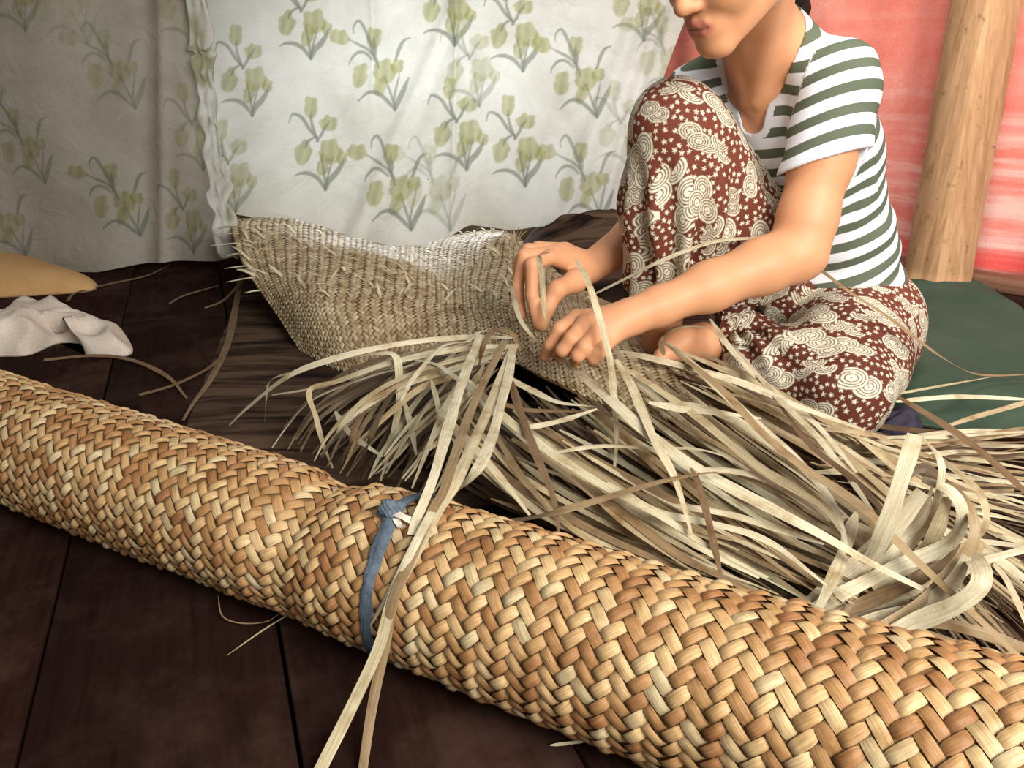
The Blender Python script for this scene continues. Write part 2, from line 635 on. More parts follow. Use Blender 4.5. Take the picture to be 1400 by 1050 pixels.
# red cloth wall, angled towards the camera on the right
wd_ = nrm2(np.array([0.22, -0.22])); A = np.array([1.12, 2.34]) - wd_ * 1.5; B = np.array([1.12, 2.34]) + wd_ * 1.3
nu, nv = 260, 110
u = np.linspace(0, 1, nu); v = np.linspace(0, 1, nv)
UU, VV = np.meshgrid(u, v, indexing='ij')
dirw = (B - A) / np.linalg.norm(B - A); nw = np.array([dirw[1], -dirw[0]])
Zc = 0.025 + VV * 2.1
Lw = np.linalg.norm(B - A) * UU
off = 0.010 * np.sin(Lw * 17 + 1.5 * Zc) + 0.006 * np.sin(Lw * 41 + 3 * Zc + 1) + 0.004 * np.sin(Lw * 8 - Zc * 19)
XY = A + dirw * Lw[..., None] + nw * off[..., None]
Vr = np.stack([XY[..., 0], XY[..., 1], Zc], -1).reshape(-1, 3)
red = mesh_obj('wall_right', Vr, grid_quads(nu, nv), M['red'])
red['kind'] = 'structure'
sd = red.modifiers.new('thickness', 'SOLIDIFY'); sd.thickness = 0.004; sd.offset = 1

# brown sill board along the foot of the red cloth
ang = math.atan2(dirw[1], dirw[0])
mid = A + dirw * 1.65 - nw * 0.0 + (nw if nw[0] < 0 else -nw) * 0.052
V, Q = box_vq((0, 0, 0), (2.3, 0.075, 0.035))
o = mesh_obj('trim_1', V, Q, M['sill'], smooth=False)
o.location = (mid[0], mid[1], 0.0176); o.rotation_euler = (0, 0, ang); o['kind'] = 'structure'

# timber post: lean follows the photograph
pb = PZ(1279, 388, 0.036)
pt = PY(1349, 0, 2.12)
ax_ = nrm(pt - pb)
top = pb + ax_ * 2.1
yaw = math.radians(17)
ex = np.array([math.cos(yaw), math.sin(yaw), 0]); ex = nrm(ex - (ex @ ax_) * ax_); ey = np.cross(ax_, ex)
V = []
for k in range(61):
    p = pb + (top - pb) * k / 60
    for sx, sy in ((1, 1), (-1, 1), (-1, -1), (1, -1)):
        for bx, by in ((1, 0.95), (0.95, 1)) if sx * sy > 0 else ((0.95, 1), (1, 0.95)):
            jit = 1 + 0.012 * math.sin(k * 1.7 + sx * 2 + sy) + 0.010 * math.sin(k * 0.61 + sx)
            V.append(p + ex * sx * bx * 0.053 * jit + ey * sy * by * 0.056 * jit)
V = np.array(V).reshape(61, 8, 3).transpose(1, 0, 2).reshape(-1, 3)
Q = grid_quads(8, 61, True)
Q = np.vstack([Q, [[0, 61 * 1, 61 * 2, 61 * 3], [0, 61 * 3, 61 * 4, 61 * 7], [61 * 4, 61 * 5, 61 * 6, 61 * 7]]])
post = mesh_obj('timber_post', V, Q, M['post'], smooth=False)
tag(post, 'rough pale square timber post standing against the red cloth wall', 'post')


# ------------------------------------------------------------------ curtains with printed bouquets
def project(V):
    x, y, z = V[:, 0], V[:, 1], V[:, 2] - H
    d = y * CT - z * ST
    return np.stack([700 + F * x / d, 525 - F * (y * ST + z * CT) / d], 1)


BA = dict(  # bouquet leaning left, offsets in photo pixels from the foot of the stems
    fl=[(-72, -87, 15, 10, .1), (-28, -86, 11, 14, .2), (-46, -41, 11, 17, .2), (-14, -46, 17, 16, 0), (2, -52, 10, 9, 0), (-20, -28, 9, 14, .4)],
    st=[((0, 0), (-12, -12), (-24, -20), (-36, -20), (-48, -10), 2.2), ((0, 0), (5, -12), (10, -22), (15, -34), (17, -38), 3.2),
        ((0, 0), (-4, -14), (-8, -24), (-12, -34), (-14, -40), 1.2), ((0, 0), (-1, -14), (1, -26), (4, -38), (5, -45), 1.0),
        ((-22, -50), (-26, -62), (-36, -72), (-48, -78), (-60, -84), 1.6), ((-26, -58), (-34, -84), (-46, -106), (-54, -100), (-54, -92), 1.8),
        ((-30, -60), (-40, -68), (-50, -68), (-58, -60), (-60, -54), 1.6), ((0, -60), (4, -72), (8, -80), (12, -84), (18, -86), 2.0),
        ((-26, -66), (-27, -74), (-28, -80), (-28, -84), (-28, -86), 2.2)])
BB = dict(  # upright bouquet
    fl=[(-22, -97, 10, 15, .1), (1, -77, 14, 10, 0), (-31, -42, 12, 16, .3), (4, -44, 17, 16, 0), (20, -36, 8, 9, 0), (-4, -28, 9, 15, .3)],
    st=[((0, 0), (-10, -12), (-22, -18), (-34, -18), (-41, -15), 2.2), ((0, 0), (4, -10), (12, -18), (19, -28), (22, -36), 3.2),
        ((0, 0), (-2, -14), (-4, -24), (-6, -34), (-6, -40), 1.2), ((0, 0), (2, -14), (4, -22), (6, -30), (8, -38), 1.0),
        ((-12, -56), (-16, -64), (-20, -74), (-22, -84), (-22, -90), 1.6), ((-14, -60), (-22, -68), (-34, -84), (-46, -88), (-50, -78), 1.8),
        ((-14, -56), (-8, -64), (-4, -72), (0, -76), (2, -80), 1.6), ((-28, -48), (-26, -54), (-22, -58), (-18, -60), (-14, -62), 1.4)])


def paint_bouquets(V2, col, stamps, seed):
    """V2: (N,2) cloth coordinates in metres; stamps: (x, z, kind, strength)"""
    r = np.random.default_rng(seed)
    px = 1 / 505.0
    for x0, z0, kind, amt in stamps:
        B_ = BA if kind == 'A' else BB
        d = (V2 - (x0, z0)) / px
        near = np.nonzero((np.abs(d[:, 0]) < 100) & (d[:, 1] > -15) & (d[:, 1] < 135))[0]
        if not len(near): continue
        P = np.stack([d[near, 0], -d[near, 1]], 1)
        wob = 2.2 * np.sin(P[:, 0] * .31 + P[:, 1] * .17 + x0 * 40) + 1.8 * np.sin(P[:, 1] * .37 - P[:, 0] * .2 + z0 * 50)
        for cx, cy, rx, ry, rot in B_['fl']:
            q = P - (cx, cy)
            c_, s_ = math.cos(rot), math.sin(rot)
            q = np.stack([q[:, 0] * c_ + q[:, 1] * s_, -q[:, 0] * s_ + q[:, 1] * c_], 1)
            an = np.arctan2(q[:, 1], q[:, 0])
            rr = np.hypot(q[:, 0] / (rx * .88), q[:, 1] / (ry * .92)) + 0.05 * wob / 3 + 0.13 * np.sin(an * 5 + cx) * (an < 0)
            a = np.clip((1.08 - rr) / 0.18, 0, 1) * amt * 0.72
            tone = np.array([0.36, 0.36, 0.15]) * (1 + 0.16 * np.sin(q[:, 0] * 0.5 + cx)[:, None])
            col[near] = col[near] * (1 - a[:, None]) + tone * a[:, None]
        for s_ in B_['st']:
            pts = catmull(s_[:5], 22)
            dd = np.full(len(P), 99.0)
            for i in range(21):
                a0, a1 = pts[i], pts[i + 1]
                ab = a1 - a0
                t = np.clip(((P - a0) @ ab) / (ab @ ab + 1e-9), 0, 1)
                w = s_[5] * math.sin(math.pi * min(0.97, 0.12 + i / 22)) ** 0.6
                dd = np.minimum(dd, np.hypot(*(P - a0 - t[:, None] * ab).T) - w)
            a = np.clip(0.9 - dd, 0, 1) * amt * 0.72
            col[near] = col[near] * (1 - a[:, None]) + np.array([0.20, 0.225, 0.175]) * a[:, None]
    return col


def curtain(name, hem, ys, topshift, stamps, label, foldf, step, seed, zfine=0.80, amt_base=(0.69, 0.69, 0.635)):
    hem = np.array(hem, float)
    X_, Z_, Y_ = [], [], []
    for (x, y), Y in zip(hem, np.interp(hem[:, 0], ys[0], ys[1])):
        p = PY(x, y, Y); X_.append(p[0]); Y_.append(p[1]); Z_.append(p[2])
    nu = int((X_[-1] - X_[0]) / step)
    xs = np.linspace(X_[0], X_[-1], nu)
    hz = np.interp(xs, X_, Z_); hy = np.interp(xs, X_, Y_)
    ker = np.hanning(15); ker /= ker.sum()
    hz = np.convolve(np.pad(hz, 7, 'edge'), ker, 'valid'); hy = np.convolve(np.pad(hy, 7, 'edge'), ker, 'valid')
    nf = int(zfine / step * 0.9)
    tv = np.concatenate([np.linspace(0, 1, nf), 1 + np.linspace(0, 1, 16)[1:]])
    XX = xs[:, None] + topshift(xs)[:, None] * np.clip(tv, 0, 1)[None] ** 1.2
    ZZ = np.where(tv[None] <= 1, hz[:, None] + (zfine - hz[:, None]) * np.clip(tv, 0, 1)[None], zfine + (tv[None] - 1) * 1.25)
    YY = 2.36 + (hy[:, None] - 2.36) * (1 - np.clip(tv, 0, 1)[None]) ** 1.6
    fx = foldf(XX, ZZ)
    YY = YY - fx
    V = np.stack([XX, YY, ZZ], -1).reshape(-1, 3)
    nvv = len(tv)
    pp = project(V[:nu * nvv])
    st = []
    for bx, by, kind, amt in stamps:
        i = np.argmin((pp[:, 0] - bx) ** 2 + (pp[:, 1] - by) ** 2 + 1e6 * (V[:, 2] > 0.8))
        st.append((V[i, 0] + (bx - pp[i, 0]) / 505, V[i, 2] - (by - pp[i, 1]) / 505, kind, amt))
    col = np.ones((len(V), 3)) * np.array(amt_base)
    fine = V[:, 2] < 0.95
    c2 = col[fine]
    paint_bouquets(V[fine][:, [0, 2]], c2, st, seed)
    col[fine] = c2
    sp_ = np.argmin((pp[:, 0] - 585) ** 2 + (pp[:, 1] - 245) ** 2)
    if (pp[sp_, 0] - 585) ** 2 < 4: col[sp_] = (0.02, 0.02, 0.02)
    # hem stitched darker, a little dirt
    near_hem = np.clip(1 - (V[:, 2].reshape(nu, nvv) - hz[:, None]) / 0.10, 0, 1).reshape(-1)
    dirt = np.clip(0.5 + vnoise(V, 22, seed), 0, 1) * near_hem * 0.35
    col *= (1 - dirt[:, None] * np.array([0.4, 0.45, 0.55]))
    o = mesh_obj(name, V, grid_quads(nu, nvv), M['curtain'])
    cattr(o, 'paint', col)
    return o, (xs, hz, hy, V.reshape(nu, nvv, 3))


def fold_r(X, Z):
    d = 0.0
    xc1 = -0.150 + 0.02 * (Z - .2)
    d = 0.016 * np.exp(-np.abs(X - xc1) / 0.012) - 0.010 * np.exp(-np.abs(X - xc1 - 0.03) / 0.02)
    xc2 = -0.355
    d = d + 0.009 * np.exp(-((X - xc2) / 0.010) ** 2) * np.clip((Z - 0.38) / 0.2, 0, 1)
    # oblique pulls falling from upper right to lower left
    for x0, sl, w, a in ((-0.28, 0.45, 0.022, 0.016), (-0.20, 0.30, 0.03, 0.010), (-0.44, -0.5, 0.03, 0.008), (0.22, 0.38, 0.03, 0.022), (0.30, 0.30, 0.02, 0.018), (0.38, .32, .014, .014), (0.12, 0.5, 0.035, 0.012), (0.0, -0.45, 0.03, 0.010)):
        d = d + a * np.exp(-((X - x0 - sl * (Z - 0.40)) / w) ** 2)
    P = np.stack([X.ravel(), Z.ravel() * 0.6, 0 * X.ravel()], 1)
    d = d + (0.0045 * vnoise(P, 16, 3) + 0.0022 * vnoise(P, 48, 4) + 0.0010 * vnoise(P, 110, 5)).reshape(X.shape)
    return d + 0.014 * np.sin(X * 9 + 1.1) * np.clip(1 - Z, 0, 1)


def fold_l(X, Z):
    d = 0.010 * np.sin(X * 15 + Z * 2) + 0.012 * np.exp(-((X + 0.93 - 0.12 * (Z - .4)) / 0.02) ** 2) - 0.012 * np.exp(-((X + 0.98 - 0.13 * (Z - .4)) / 0.03) ** 2)
    P = np.stack([X.ravel(), Z.ravel() * 0.6, 0 * X.ravel()], 1)
    return d + (0.004 * vnoise(P, 14, 8) + 0.002 * vnoise(P, 45, 9)).reshape(X.shape)


hem_r = [(302, 288), (345, 296), (400, 298), (440, 309), (480, 324), (530, 335), (575, 337), (612, 325), (642, 308), (700, 313), (760, 306), (830, 292), (856, 284)]
yr = ([300, 380, 540, 620, 700, 856], [2.16, 2.12, 2.02, 2.06, 2.14, 2.24])
cr, infr = curtain('curtain', hem_r, yr, lambda x: 0.20 * np.clip((x + 0.05) / 0.34, 0, 1) ** 1.5 - 0.05 * np.clip((-x - 0.55) / 0.2, 0, 1),
                   [(425, 80, 'B', 1), (540, 150, 'A', 1), (715, 97, 'B', 1), (816, 160, 'A', 1), (345, 158, 'B', .9), (445, 259, 'B', 1), (562, 314, 'A', 1),
                    (638, 232, 'B', 1), (718, 254, 'B', 1), (622, 62, 'B', 1), (822, 302, 'A', .9), (880, 55, 'B', .9), (616, 315, 'A', .5), (655, 145, 'B', .6),
                    (930, 130, 'A', .6), (322, 290, 'B', .7), (860, 230, 'B', .5)],
                   '', fold_r, 0.0026, 1)
tag(cr, 'white curtain with pale green tulip bouquets hanging behind the woven mat', 'curtain')
hem_l = [(-190, 345), (-60, 362), (60, 369), (130, 372), (180, 363), (240, 358), (296, 357), (316, 352)]
yl = ([-190, 200, 290, 318], [2.36, 2.32, 2.24, 2.17])
cl, infl = curtain('curtain', hem_l, yl, lambda x: -0.05 * np.clip((x + 1.1) / 0.36, 0, 1),
                   [(35, 42, 'B', .65), (185, 148, 'A', .6), (62, 250, 'A', .75), (192, 322, 'A', .95), (265, 346, 'B', .8), (-10, 160, 'B', .6), (278, 232, 'B', .6),
                    (265, 60, 'B', .5), (35, 350, 'A', .8), (120, 60, 'A', .3), (-60, 300, 'B', .7)],
                   '', fold_l, 0.0026, 2, amt_base=(0.58, 0.545, 0.46))  # same cloth, base colour darkened to paint in the dimmer light here
tag(cl, 'left curtain panel of the same cloth, shade painted into it, with faded flower print above the mustard cushion', 'curtain')

# gathered ruffle where the two curtains meet
n = 150
t = np.linspace(0, 1, n)
bxy = catmull([PY(312, 352, 2.14), PY(303, 290, 2.12), PY(290, 180, 2.27), PY(277, 80, 2.31), PY(266, 0, 2.32), PY(262, -60, 2.33) + [0, 0, .9]], n)
rows = []
for q_, s_ in ((-0.024, 0.0), (-0.017, 0.012), (-0.006, -0.004), (0.004, 0.010), (0.012, -0.002), (0.022, 0.010), (0.032, 0.0)):
    w = q_ * (1 + 0.3 * np.sin(t * 93 + q_ * 80)) + 0.004 * np.sin(t * 141 + q_ * 130)
    rows.append(bxy + np.stack([w, -0.010 - s_ * (1 + 0.8 * np.sin(t * 170 + q_ * 55)), 0.004 * np.sin(t * 120 + q_ * 200)], 1))
V = np.stack(rows, 0).reshape(-1, 3)
ro = mesh_obj('ruffle', V, grid_quads(7, n), M['curtain'], cr)
ro['label'] = 'puckered gathered edge'
cc = np.ones((len(V), 3)) * np.array([0.84, 0.84, 0.79])
g = vnoise(V, 60, 3) > 0.75
cc[g] = (0.52, 0.52, 0.34)
cattr(ro, 'paint', cc)
m_ = ro.modifiers.new('thickness', 'SOLIDIFY'); m_.thickness = 0.0015
ss = ro.modifiers.new('smooth', 'SUBSURF'); ss.levels = ss.render_levels = 1


# ------------------------------------------------------------------ soft crumpled things lying on the floor
def crumple(name, outline, height, mat, label, cat, parent=None, nr=26, na=96, ws=30, wa=0.3, base=0.002, prof=3.0, seed=0, ridge=0.5, bottom=True):
    """outline: ring of floor points (x,y,z); a closed soft body raised over it"""
    O = np.array(outline, float)
    O = np.vstack([O, O[:1]])
    ring = catmull(O, na + 1)[:-1]
    cen = ring.mean(0)
    rr = np.sin(np.linspace(0, 1, nr) * math.pi / 2)[::-1]     # from rim to centre
    V = []
    for r_ in rr[:-1]:
        p = cen + (ring - cen) * r_
        h = height * (1 - r_ ** prof) ** 0.6
        nz = vnoise(p, ws, seed) * 0.6 + ridge * (1 - 2 * np.abs(vnoise(p, ws * 1.3, seed + 1)))
        q = p.copy()
        q[:, 2] = np.maximum(base, base + h * (1 + wa * nz)) + 0 * q[:, 2]
        V.append(q)
    top = np.array([[cen[0], cen[1], base + height]])
    V = np.stack(V, 0)
    nrr = len(V)
    Vf = V.reshape(-1, 3)
    Q = grid_quads(nrr, na, False)
    i = np.arange(nrr - 1)
    close = np.stack([i * na + na - 1, (i + 1) * na + na - 1, (i + 1) * na, i * na], 1)
    Q = np.vstack([Q[:, ::-1], close[:, ::-1]])
    # pole, kept as quads
    ci = len(Vf)
    j = np.arange(0, na, 2)
    l0 = (nrr - 1) * na
    pole = np.stack([l0 + j, l0 + (j + 1) % na, l0 + (j + 2) % na, np.full(len(j), ci)], 1)
    Vf = np.vstack([Vf, top])
    Q = np.vstack([Q, pole])
    # underside
    b0 = len(Vf)
    under = ring.copy(); under[:, 2] = 0.0006
    Vf = np.vstack([Vf, under, [[cen[0], cen[1], 0.0006]]])
    k = np.arange(na)
    Q = np.vstack([Q, np.stack([k, (k + 1) % na, b0 + (k + 1) % na, b0 + k], 1)])
    Q = np.vstack([Q, np.stack([b0 + j, np.full(len(j), b0 + na), b0 + (j + 2) % na, b0 + (j + 1) % na], 1)])
    o = mesh_obj(name, Vf, Q, mat, parent)
    if label: tag(o, label, cat)
    return o


Zs = lambda pts, z=0.0: [PZ(x, y, z) for x, y in pts]
# striped brown sheet spread on the boards under the work
sheet = Zs([(330, 372), (318, 420), (300, 470), (272, 540), (262, 600), (380, 650), (520, 720), (760, 760), (1050, 760), (1180, 640), (1120, 480), (900, 420), (700, 392), (480, 376)])
crumple('ground_sheet', sheet, 0.006, M['ground'], 'brown striped sheet spread flat on the floorboards under the woven mat', 'sheet', ws=26, wa=0.7, nr=40, na=160, prof=10)
crumple('blanket', Zs([(690, 400), (705, 372), (760, 362), (860, 366), (930, 385), (935, 420), (860, 440), (760, 430)]), 0.165, M['ground'],
        'crumpled brown striped blanket heaped below the curtain behind the forearm', 'blanket', ws=20, wa=0.22, prof=3)
crumple('cushion', Zs([(-190, 395), (-150, 372), (-60, 366), (20, 368), (80, 375), (118, 385), (134, 392), (120, 399), (60, 404), (-60, 410), (-150, 412)], 0), 0.078, M['orange'],
        'mustard cotton cushion on the floor against the left curtain', 'cushion', ws=9, wa=0.12, prof=2.4, seed=4)
rag = crumple('cloth_rag', Zs([(-60, 470), (-40, 446), (0, 440), (40, 428), (80, 430), (118, 445), (150, 450), (172, 462), (182, 480), (168, 488), (120, 487), (114, 472), (80, 470), (40, 486), (0, 488), (-40, 492)]),
              0.050, M['rag'], 'crumpled off-white rag lying on the floor behind the woven roll', 'rag', ws=38, wa=0.42, prof=3.5, seed=6, ridge=0.7, nr=34, na=150)
crumple('cushion', Zs([(1160, 440), (1210, 402), (1310, 397), (1352, 408), (1395, 440), (1440, 500), (1470, 580), (1400, 592), (1310, 590), (1230, 572), (1170, 520)]), 0.052, M['green'],
        'flat dark green cushion on the floor to the right of the seated woman', 'cushion', ws=8, wa=0.28, prof=9, seed=9, nr=34, na=150, ridge=0.6)
crumple('cloth_scrap', Zs([(1190, 592), (1212, 584), (1248, 588), (1262, 598), (1240, 610), (1200, 612)]), 0.04, M['purple'],
        'dark purple cloth scrap between the trouser knee and the green cushion', 'cloth', ws=60, wa=0.5, seed=12)
crumple('cloth_scrap', Zs([(1240, 660), (1290, 650), (1345, 655), (1350, 668), (1300, 678), (1250, 674)]), 0.02, M['purple'],
        'flat dark purple cloth scrap under the leaf strips at the right', 'cloth', ws=50, wa=0.5, seed=13)


# ------------------------------------------------------------------ weaving of floats on any surface
def float_grid(nl=7, nw=5):
    p = np.linspace(-1, 1, nl); q = np.linspace(-1, 1, nw)
    PP, QQ = np.meshgrid(p, q, indexing='ij')
    return PP.ravel(), QQ.ravel(), grid_quads(nl, nw)


def weave_floats(arange, brange, w, surf, keep, bulge=0.0021, base=0.0006, jit=0.06, rng=RNG, nl=7, nw=5):
    """2/2 twill: lattice (a,b) in strip widths; returns vertex array (M, nl*nw, 3)"""
    pp, qq, Qd = float_grid(nl, nw)
    ia = np.arange(*arange); ib = np.arange(*brange)
    I, J = [x.ravel() for x in np.meshgrid(ia, ib, indexing='ij')]
    ph = (I + J) % 4
    sets = []
    for orient, sel in (('A', ph == 0), ('B', ph == 2)):
        i, j = I[sel].astype(float), J[sel].astype(float)
        m = len(i)
        bl = bulge * (1.25 if orient == 'A' else 0.75)
        if orient == 'A':   # runs along a over two cells of index i; width one cell of j
            ca, cb = i + 1.0, j + 0.5
            da, db = 1.0, 0.0
        else:
            ca, cb = i + 0.5, j + 1.0
            da, db = 0.0, 1.0
        ln = 1.03 + rng.uniform(-jit, jit, m)
        wd = (0.475 + rng.uniform(-jit, jit, m) * 0.6)
        skew = rng.uniform(-0.06, 0.06, m)
        qw = qq * (1 - (0.30 if orient == 'A' else 0.10) * np.abs(pp) ** 5)
        aa = ca[:, None] + ln[:, None] * pp * da + wd[:, None] * qw * db + skew[:, None] * pp * db
        bb = cb[:, None] + ln[:, None] * pp * db + wd[:, None] * qw * da + skew[:, None] * pp * da
        # ends dive under the crossing strips, edges are rounded over
        hgt = base + (bl * (1 + rng.uniform(-0.3, 0.3, m)))[:, None] * (1 - np.abs(pp) ** 2.6) * (1 - 0.55 * np.abs(qq) ** 3) - 0.0012 * (np.abs(pp) > 0.97)
        hgt = hgt + rng.uniform(-0.0004, 0.0004, m)[:, None]
        sets.append((aa, bb, hgt, ca, cb))
    aa = np.vstack([s[0] for s in sets]); bb = np.vstack([s[1] for s in sets]); hh = np.vstack([s[2] for s in sets])
    ca = np.concatenate([s[3] for s in sets]); cb = np.concatenate([s[4] for s in sets])
    s_c, t_c = (ca + cb) * w / math.sqrt(2), (ca - cb) * w / math.sqrt(2)
    k = keep(s_c, t_c)
    aa, bb, hh = aa[k], bb[k], hh[k]
    s = (aa + bb) * w / math.sqrt(2); t = (aa - bb) * w / math.sqrt(2)
    return surf(s, t, hh), Qd


def emit_floats(Pm, Qd, thing_o, name, mat, mat_mass, area_px, limit=300, mass_name=None, minpx=0):
    """the largest pieces in view become objects of their own, the rest one joined part"""
    order = np.argsort(-area_px)
    single = [i for i in order[:limit] if area_px[i] > minpx]
    rest = order[len(single):]
    for i in single:
        o = mesh_obj(name, Pm[i], Qd, mat, thing_o)
        al = np.zeros((len(Pm[i]), 3), np.float32)
        set_along(o, ALONG + RNG.uniform(0, 50))
    if len(rest):
        nv_ = Pm.shape[1]
        V = Pm[rest].reshape(-1, 3)
        Q = (Qd[None] + (np.arange(len(rest)) * nv_)[:, None, None]).reshape(-1, 4)
        o = mesh_obj(mass_name or name, V, Q, mat_mass, thing_o)
        set_along(o, (ALONG[None] + RNG.uniform(0, 50, (len(rest), 1, 1))).reshape(-1, 3))
        o['kind'] = 'stuff'
    return len(single), len(rest)


def set_along(o, A_):
    a = o.data.attributes.new('along', 'FLOAT_VECTOR', 'POINT')
    a.data.foreach_set('vector', np.asarray(A_, np.float32).ravel())


_p, _q, _ = float_grid()
ALONG = np.stack([_p * 0.5, _q * 5.0, 0 * _p], 1)


def screen_area(Pm):
    n_ = Pm.shape[1]
    pr = project(Pm.reshape(-1, 3)).reshape(-1, n_, 2)
    e = pr[:, -1] - pr[:, 0]; g_ = pr[:, 4] - pr[:, n_ - 5]
    ar = np.abs(e[:, 0] * g_[:, 1] - e[:, 1] * g_[:, 0])
    c_ = pr.mean(1)
    inn = (c_[:, 0] > -10) & (c_[:, 0] < 1410) & (c_[:, 1] > -10) & (c_[:, 1] < 1060)
    return ar * inn


# ------------------------------------------------------------------ the big rolled mat in front
RA = math.radians(-29.5)
RD = np.array([math.cos(RA), math.sin(RA), 0]); RQ = np.array([-RD[1], RD[0], 0])
RQ0 = 0.566
RC = 2 * math.pi * 0.0765
S_TIE = -0.545


def r_of(s):
    r_ = 0.0762 + 0.004 * np.clip((-s - 0.75) / 0.5, 0, 1.2) + 0.0028 * np.clip((s + 0.45) / 0.4, 0, 1.5)
    return r_ - 0.0075 * np.exp(-((s - S_TIE) / 0.035) ** 2) + 0.0008 * np.sin(s * 13)


def rz(s):
    return r_of(s) * 0.985


def roll_surf(s, t, h):
    phi = t / 0.0765
    R_ = r_of(s) + h + 0.0012 * np.sin(phi * 3 + s * 9)
    c_, s_ = np.cos(phi), np.sin(phi)
    # phi = 0 on the camera side, growing upwards
    q = RQ0 - R_ * c_
    z = rz(s) + R_ * s_
    return (s[..., None] * RD + q[..., None] * RQ) + np.stack([0 * z, 0 * z, np.maximum(z, 0.0008)], -1)


_s, _f = np.meshgrid(np.linspace(-1.45, 0.38, 900), np.linspace(-1.2, 2.6, 260), indexing='ij')
_RS = roll_surf(_s.ravel(), _f.ravel() * 0.0765, np.zeros(_s.size))
_nv = (_RS - ((_RS @ RD)[:, None] * RD + RQ0 * RQ + np.array([0, 0, 0.076])))
_fc = (_nv * (np.array([0, 0, H]) - _RS)).sum(1) > 0
_RS, _sf, _ff = _RS[_fc], _s.ravel()[_fc], _f.ravel()[_fc]
_RP = project(_RS)


def roll_hit(px, py, lift=0.004):
    """point of the roll seen at a pixel, lifted off its surface"""
    i = np.argmin((_RP[:, 0] - px) ** 2 + (_RP[:, 1] - py) ** 2)
    return roll_surf(_sf[i:i + 1], _ff[i:i + 1] * 0.0765, np.array([lift]))[0]


roll = thing('woven_roll', 'large golden woven mat rolled up and tied, lying across the foreground', 'mat roll', loc=(0, 0, 0))
ns, na = 200, 64
ss_, ph_ = np.meshgrid(np.linspace(-1.5, 0.42, ns), np.linspace(0, 2 * math.pi, na, endpoint=False), indexing='ij')
Vc = roll_surf(ss_, ph_ * 0.0765, np.full_like(ss_, -0.0012))
Vc = Vc.transpose(1, 0, 2).reshape(-1, 3)
Qc = grid_quads(na, ns, True)
# end caps
c0, c1 = len(Vc), len(Vc) + 1
e0 = roll_surf(np.array([-1.5]), np.array([0.0]), np.array([-0.07])); e1 = roll_surf(np.array([0.42]), np.array([0.0]), np.array([-0.07]))
Vc = np.vstack([Vc, e0, e1])
k = np.arange(0, na, 2)
Qc = np.vstack([Qc, np.stack([k * ns, np.full(len(k), c0), ((k + 2) % na) * ns, ((k + 1) % na) * ns], 1),
                np.stack([k * ns + ns - 1, ((k + 1) % na) * ns + ns - 1, ((k + 2) % na) * ns + ns - 1, np.full(len(k), c1)], 1)])
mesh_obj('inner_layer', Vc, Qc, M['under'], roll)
wst = RC / (32 * math.sqrt(2))
nA = int(1.6 / wst)


def keep_roll(s, t):
    return (s > -1.48) & (s < 0.40) & (t > -RC * 0.5) & (t <= RC * 0.5)


Pm, Qd = weave_floats((-190, 110), (-190, 110), wst, roll_surf, keep_roll, bulge=0.0032)
ar = screen_area(Pm)
# only the side facing the camera counts as seen
cc_ = Pm.mean(1)
axis_pt = (cc_ @ RD)[:, None] * RD + RQ0 * RQ + np.array([0, 0, 0.076])
facing = ((cc_ - axis_pt) * (np.array([0, 0, H]) - cc_)).sum(1) > 0
ar = ar * facing
print('roll floats', emit_floats(Pm, Qd[:, ::-1], roll, 'woven_strip', M['weave'], M['weave_i'], ar, 300, 'woven_strip_mass'))


# ------------------------------------------------------------------ ribbons
def ribbon_geo(P, w, n=22, up=None, twist=(0.0, 0.0), fold=0.12, taper=(1.0, 0.35), thick=0.0005, seed=0.0):
    P = catmull(P, n)
    T = nrm(np.gradient(P, axis=0))
    if up is None: up = np.array([0.0, -0.35, 1.0])
    U = np.broadcast_to(up, P.shape)
    S = nrm(np.cross(T, U) + 1e-6)
    Nn = nrm(np.cross(S, T))
    tw = np.linspace(twist[0], twist[1], n)[:, None]
    S2 = S * np.cos(tw) + Nn * np.sin(tw)
    N2 = np.cross(S2, T)
    t = np.linspace(0, 1, n)
    ww = w * 0.5 * np.minimum(1, taper[0] + (1 - taper[0]) * t / 0.12) * np.minimum(1, taper[1] + (1 - taper[1]) * (1 - t) / 0.35)
    ww = ww * (1 + 0.08 * np.sin(t * 17 + seed))
    rows = []
    for q, lift in ((-1, 0), (-0.45, 0.8), (0, 1.0), (0.45, 0.8), (1, 0)):
        rows.append(P + S2 * (q * ww)[:, None] + N2 * (lift * fold * w * 0.5 * (0.6 + 0.6 * np.sin(t * 9 + seed)))[:, None])
    for q, lift in ((1, 0), (0.45, 0.8), (0, 1.0), (-0.45, 0.8), (-1, 0)):
        rows.append(P + S2 * (q * ww)[:, None] + N2 * (lift * fold * w * 0.5 * (0.6 + 0.6 * np.sin(t * 9 + seed)) - (thick if abs(q) < 1 else 0))[:, None])
    V = np.vstack(rows)
    Q = np.vstack([grid_quads(5, n), grid_quads(5, n, off=5 * n)])
    seg = np.concatenate([[0], np.cumsum(np.linalg.norm(np.diff(P, axis=0), axis=1))])
    al = np.stack([np.tile(seg * 22, 10) + seed * 7, np.repeat([-1, -.45, 0, .45, 1, 1, .45, 0, -.45, -1], n) * w * 480, np.full(10 * n, seed)], 1)
    return V, Q, al


def ribbon(name, P, w, mat, parent=None, **k):
    k.setdefault('seed', RNG.uniform(0, 9))
    V, Q, al = ribbon_geo(P, w, **k)
    o = mesh_obj(name, V, Q, mat, parent)
    set_along(o, al)
    return o


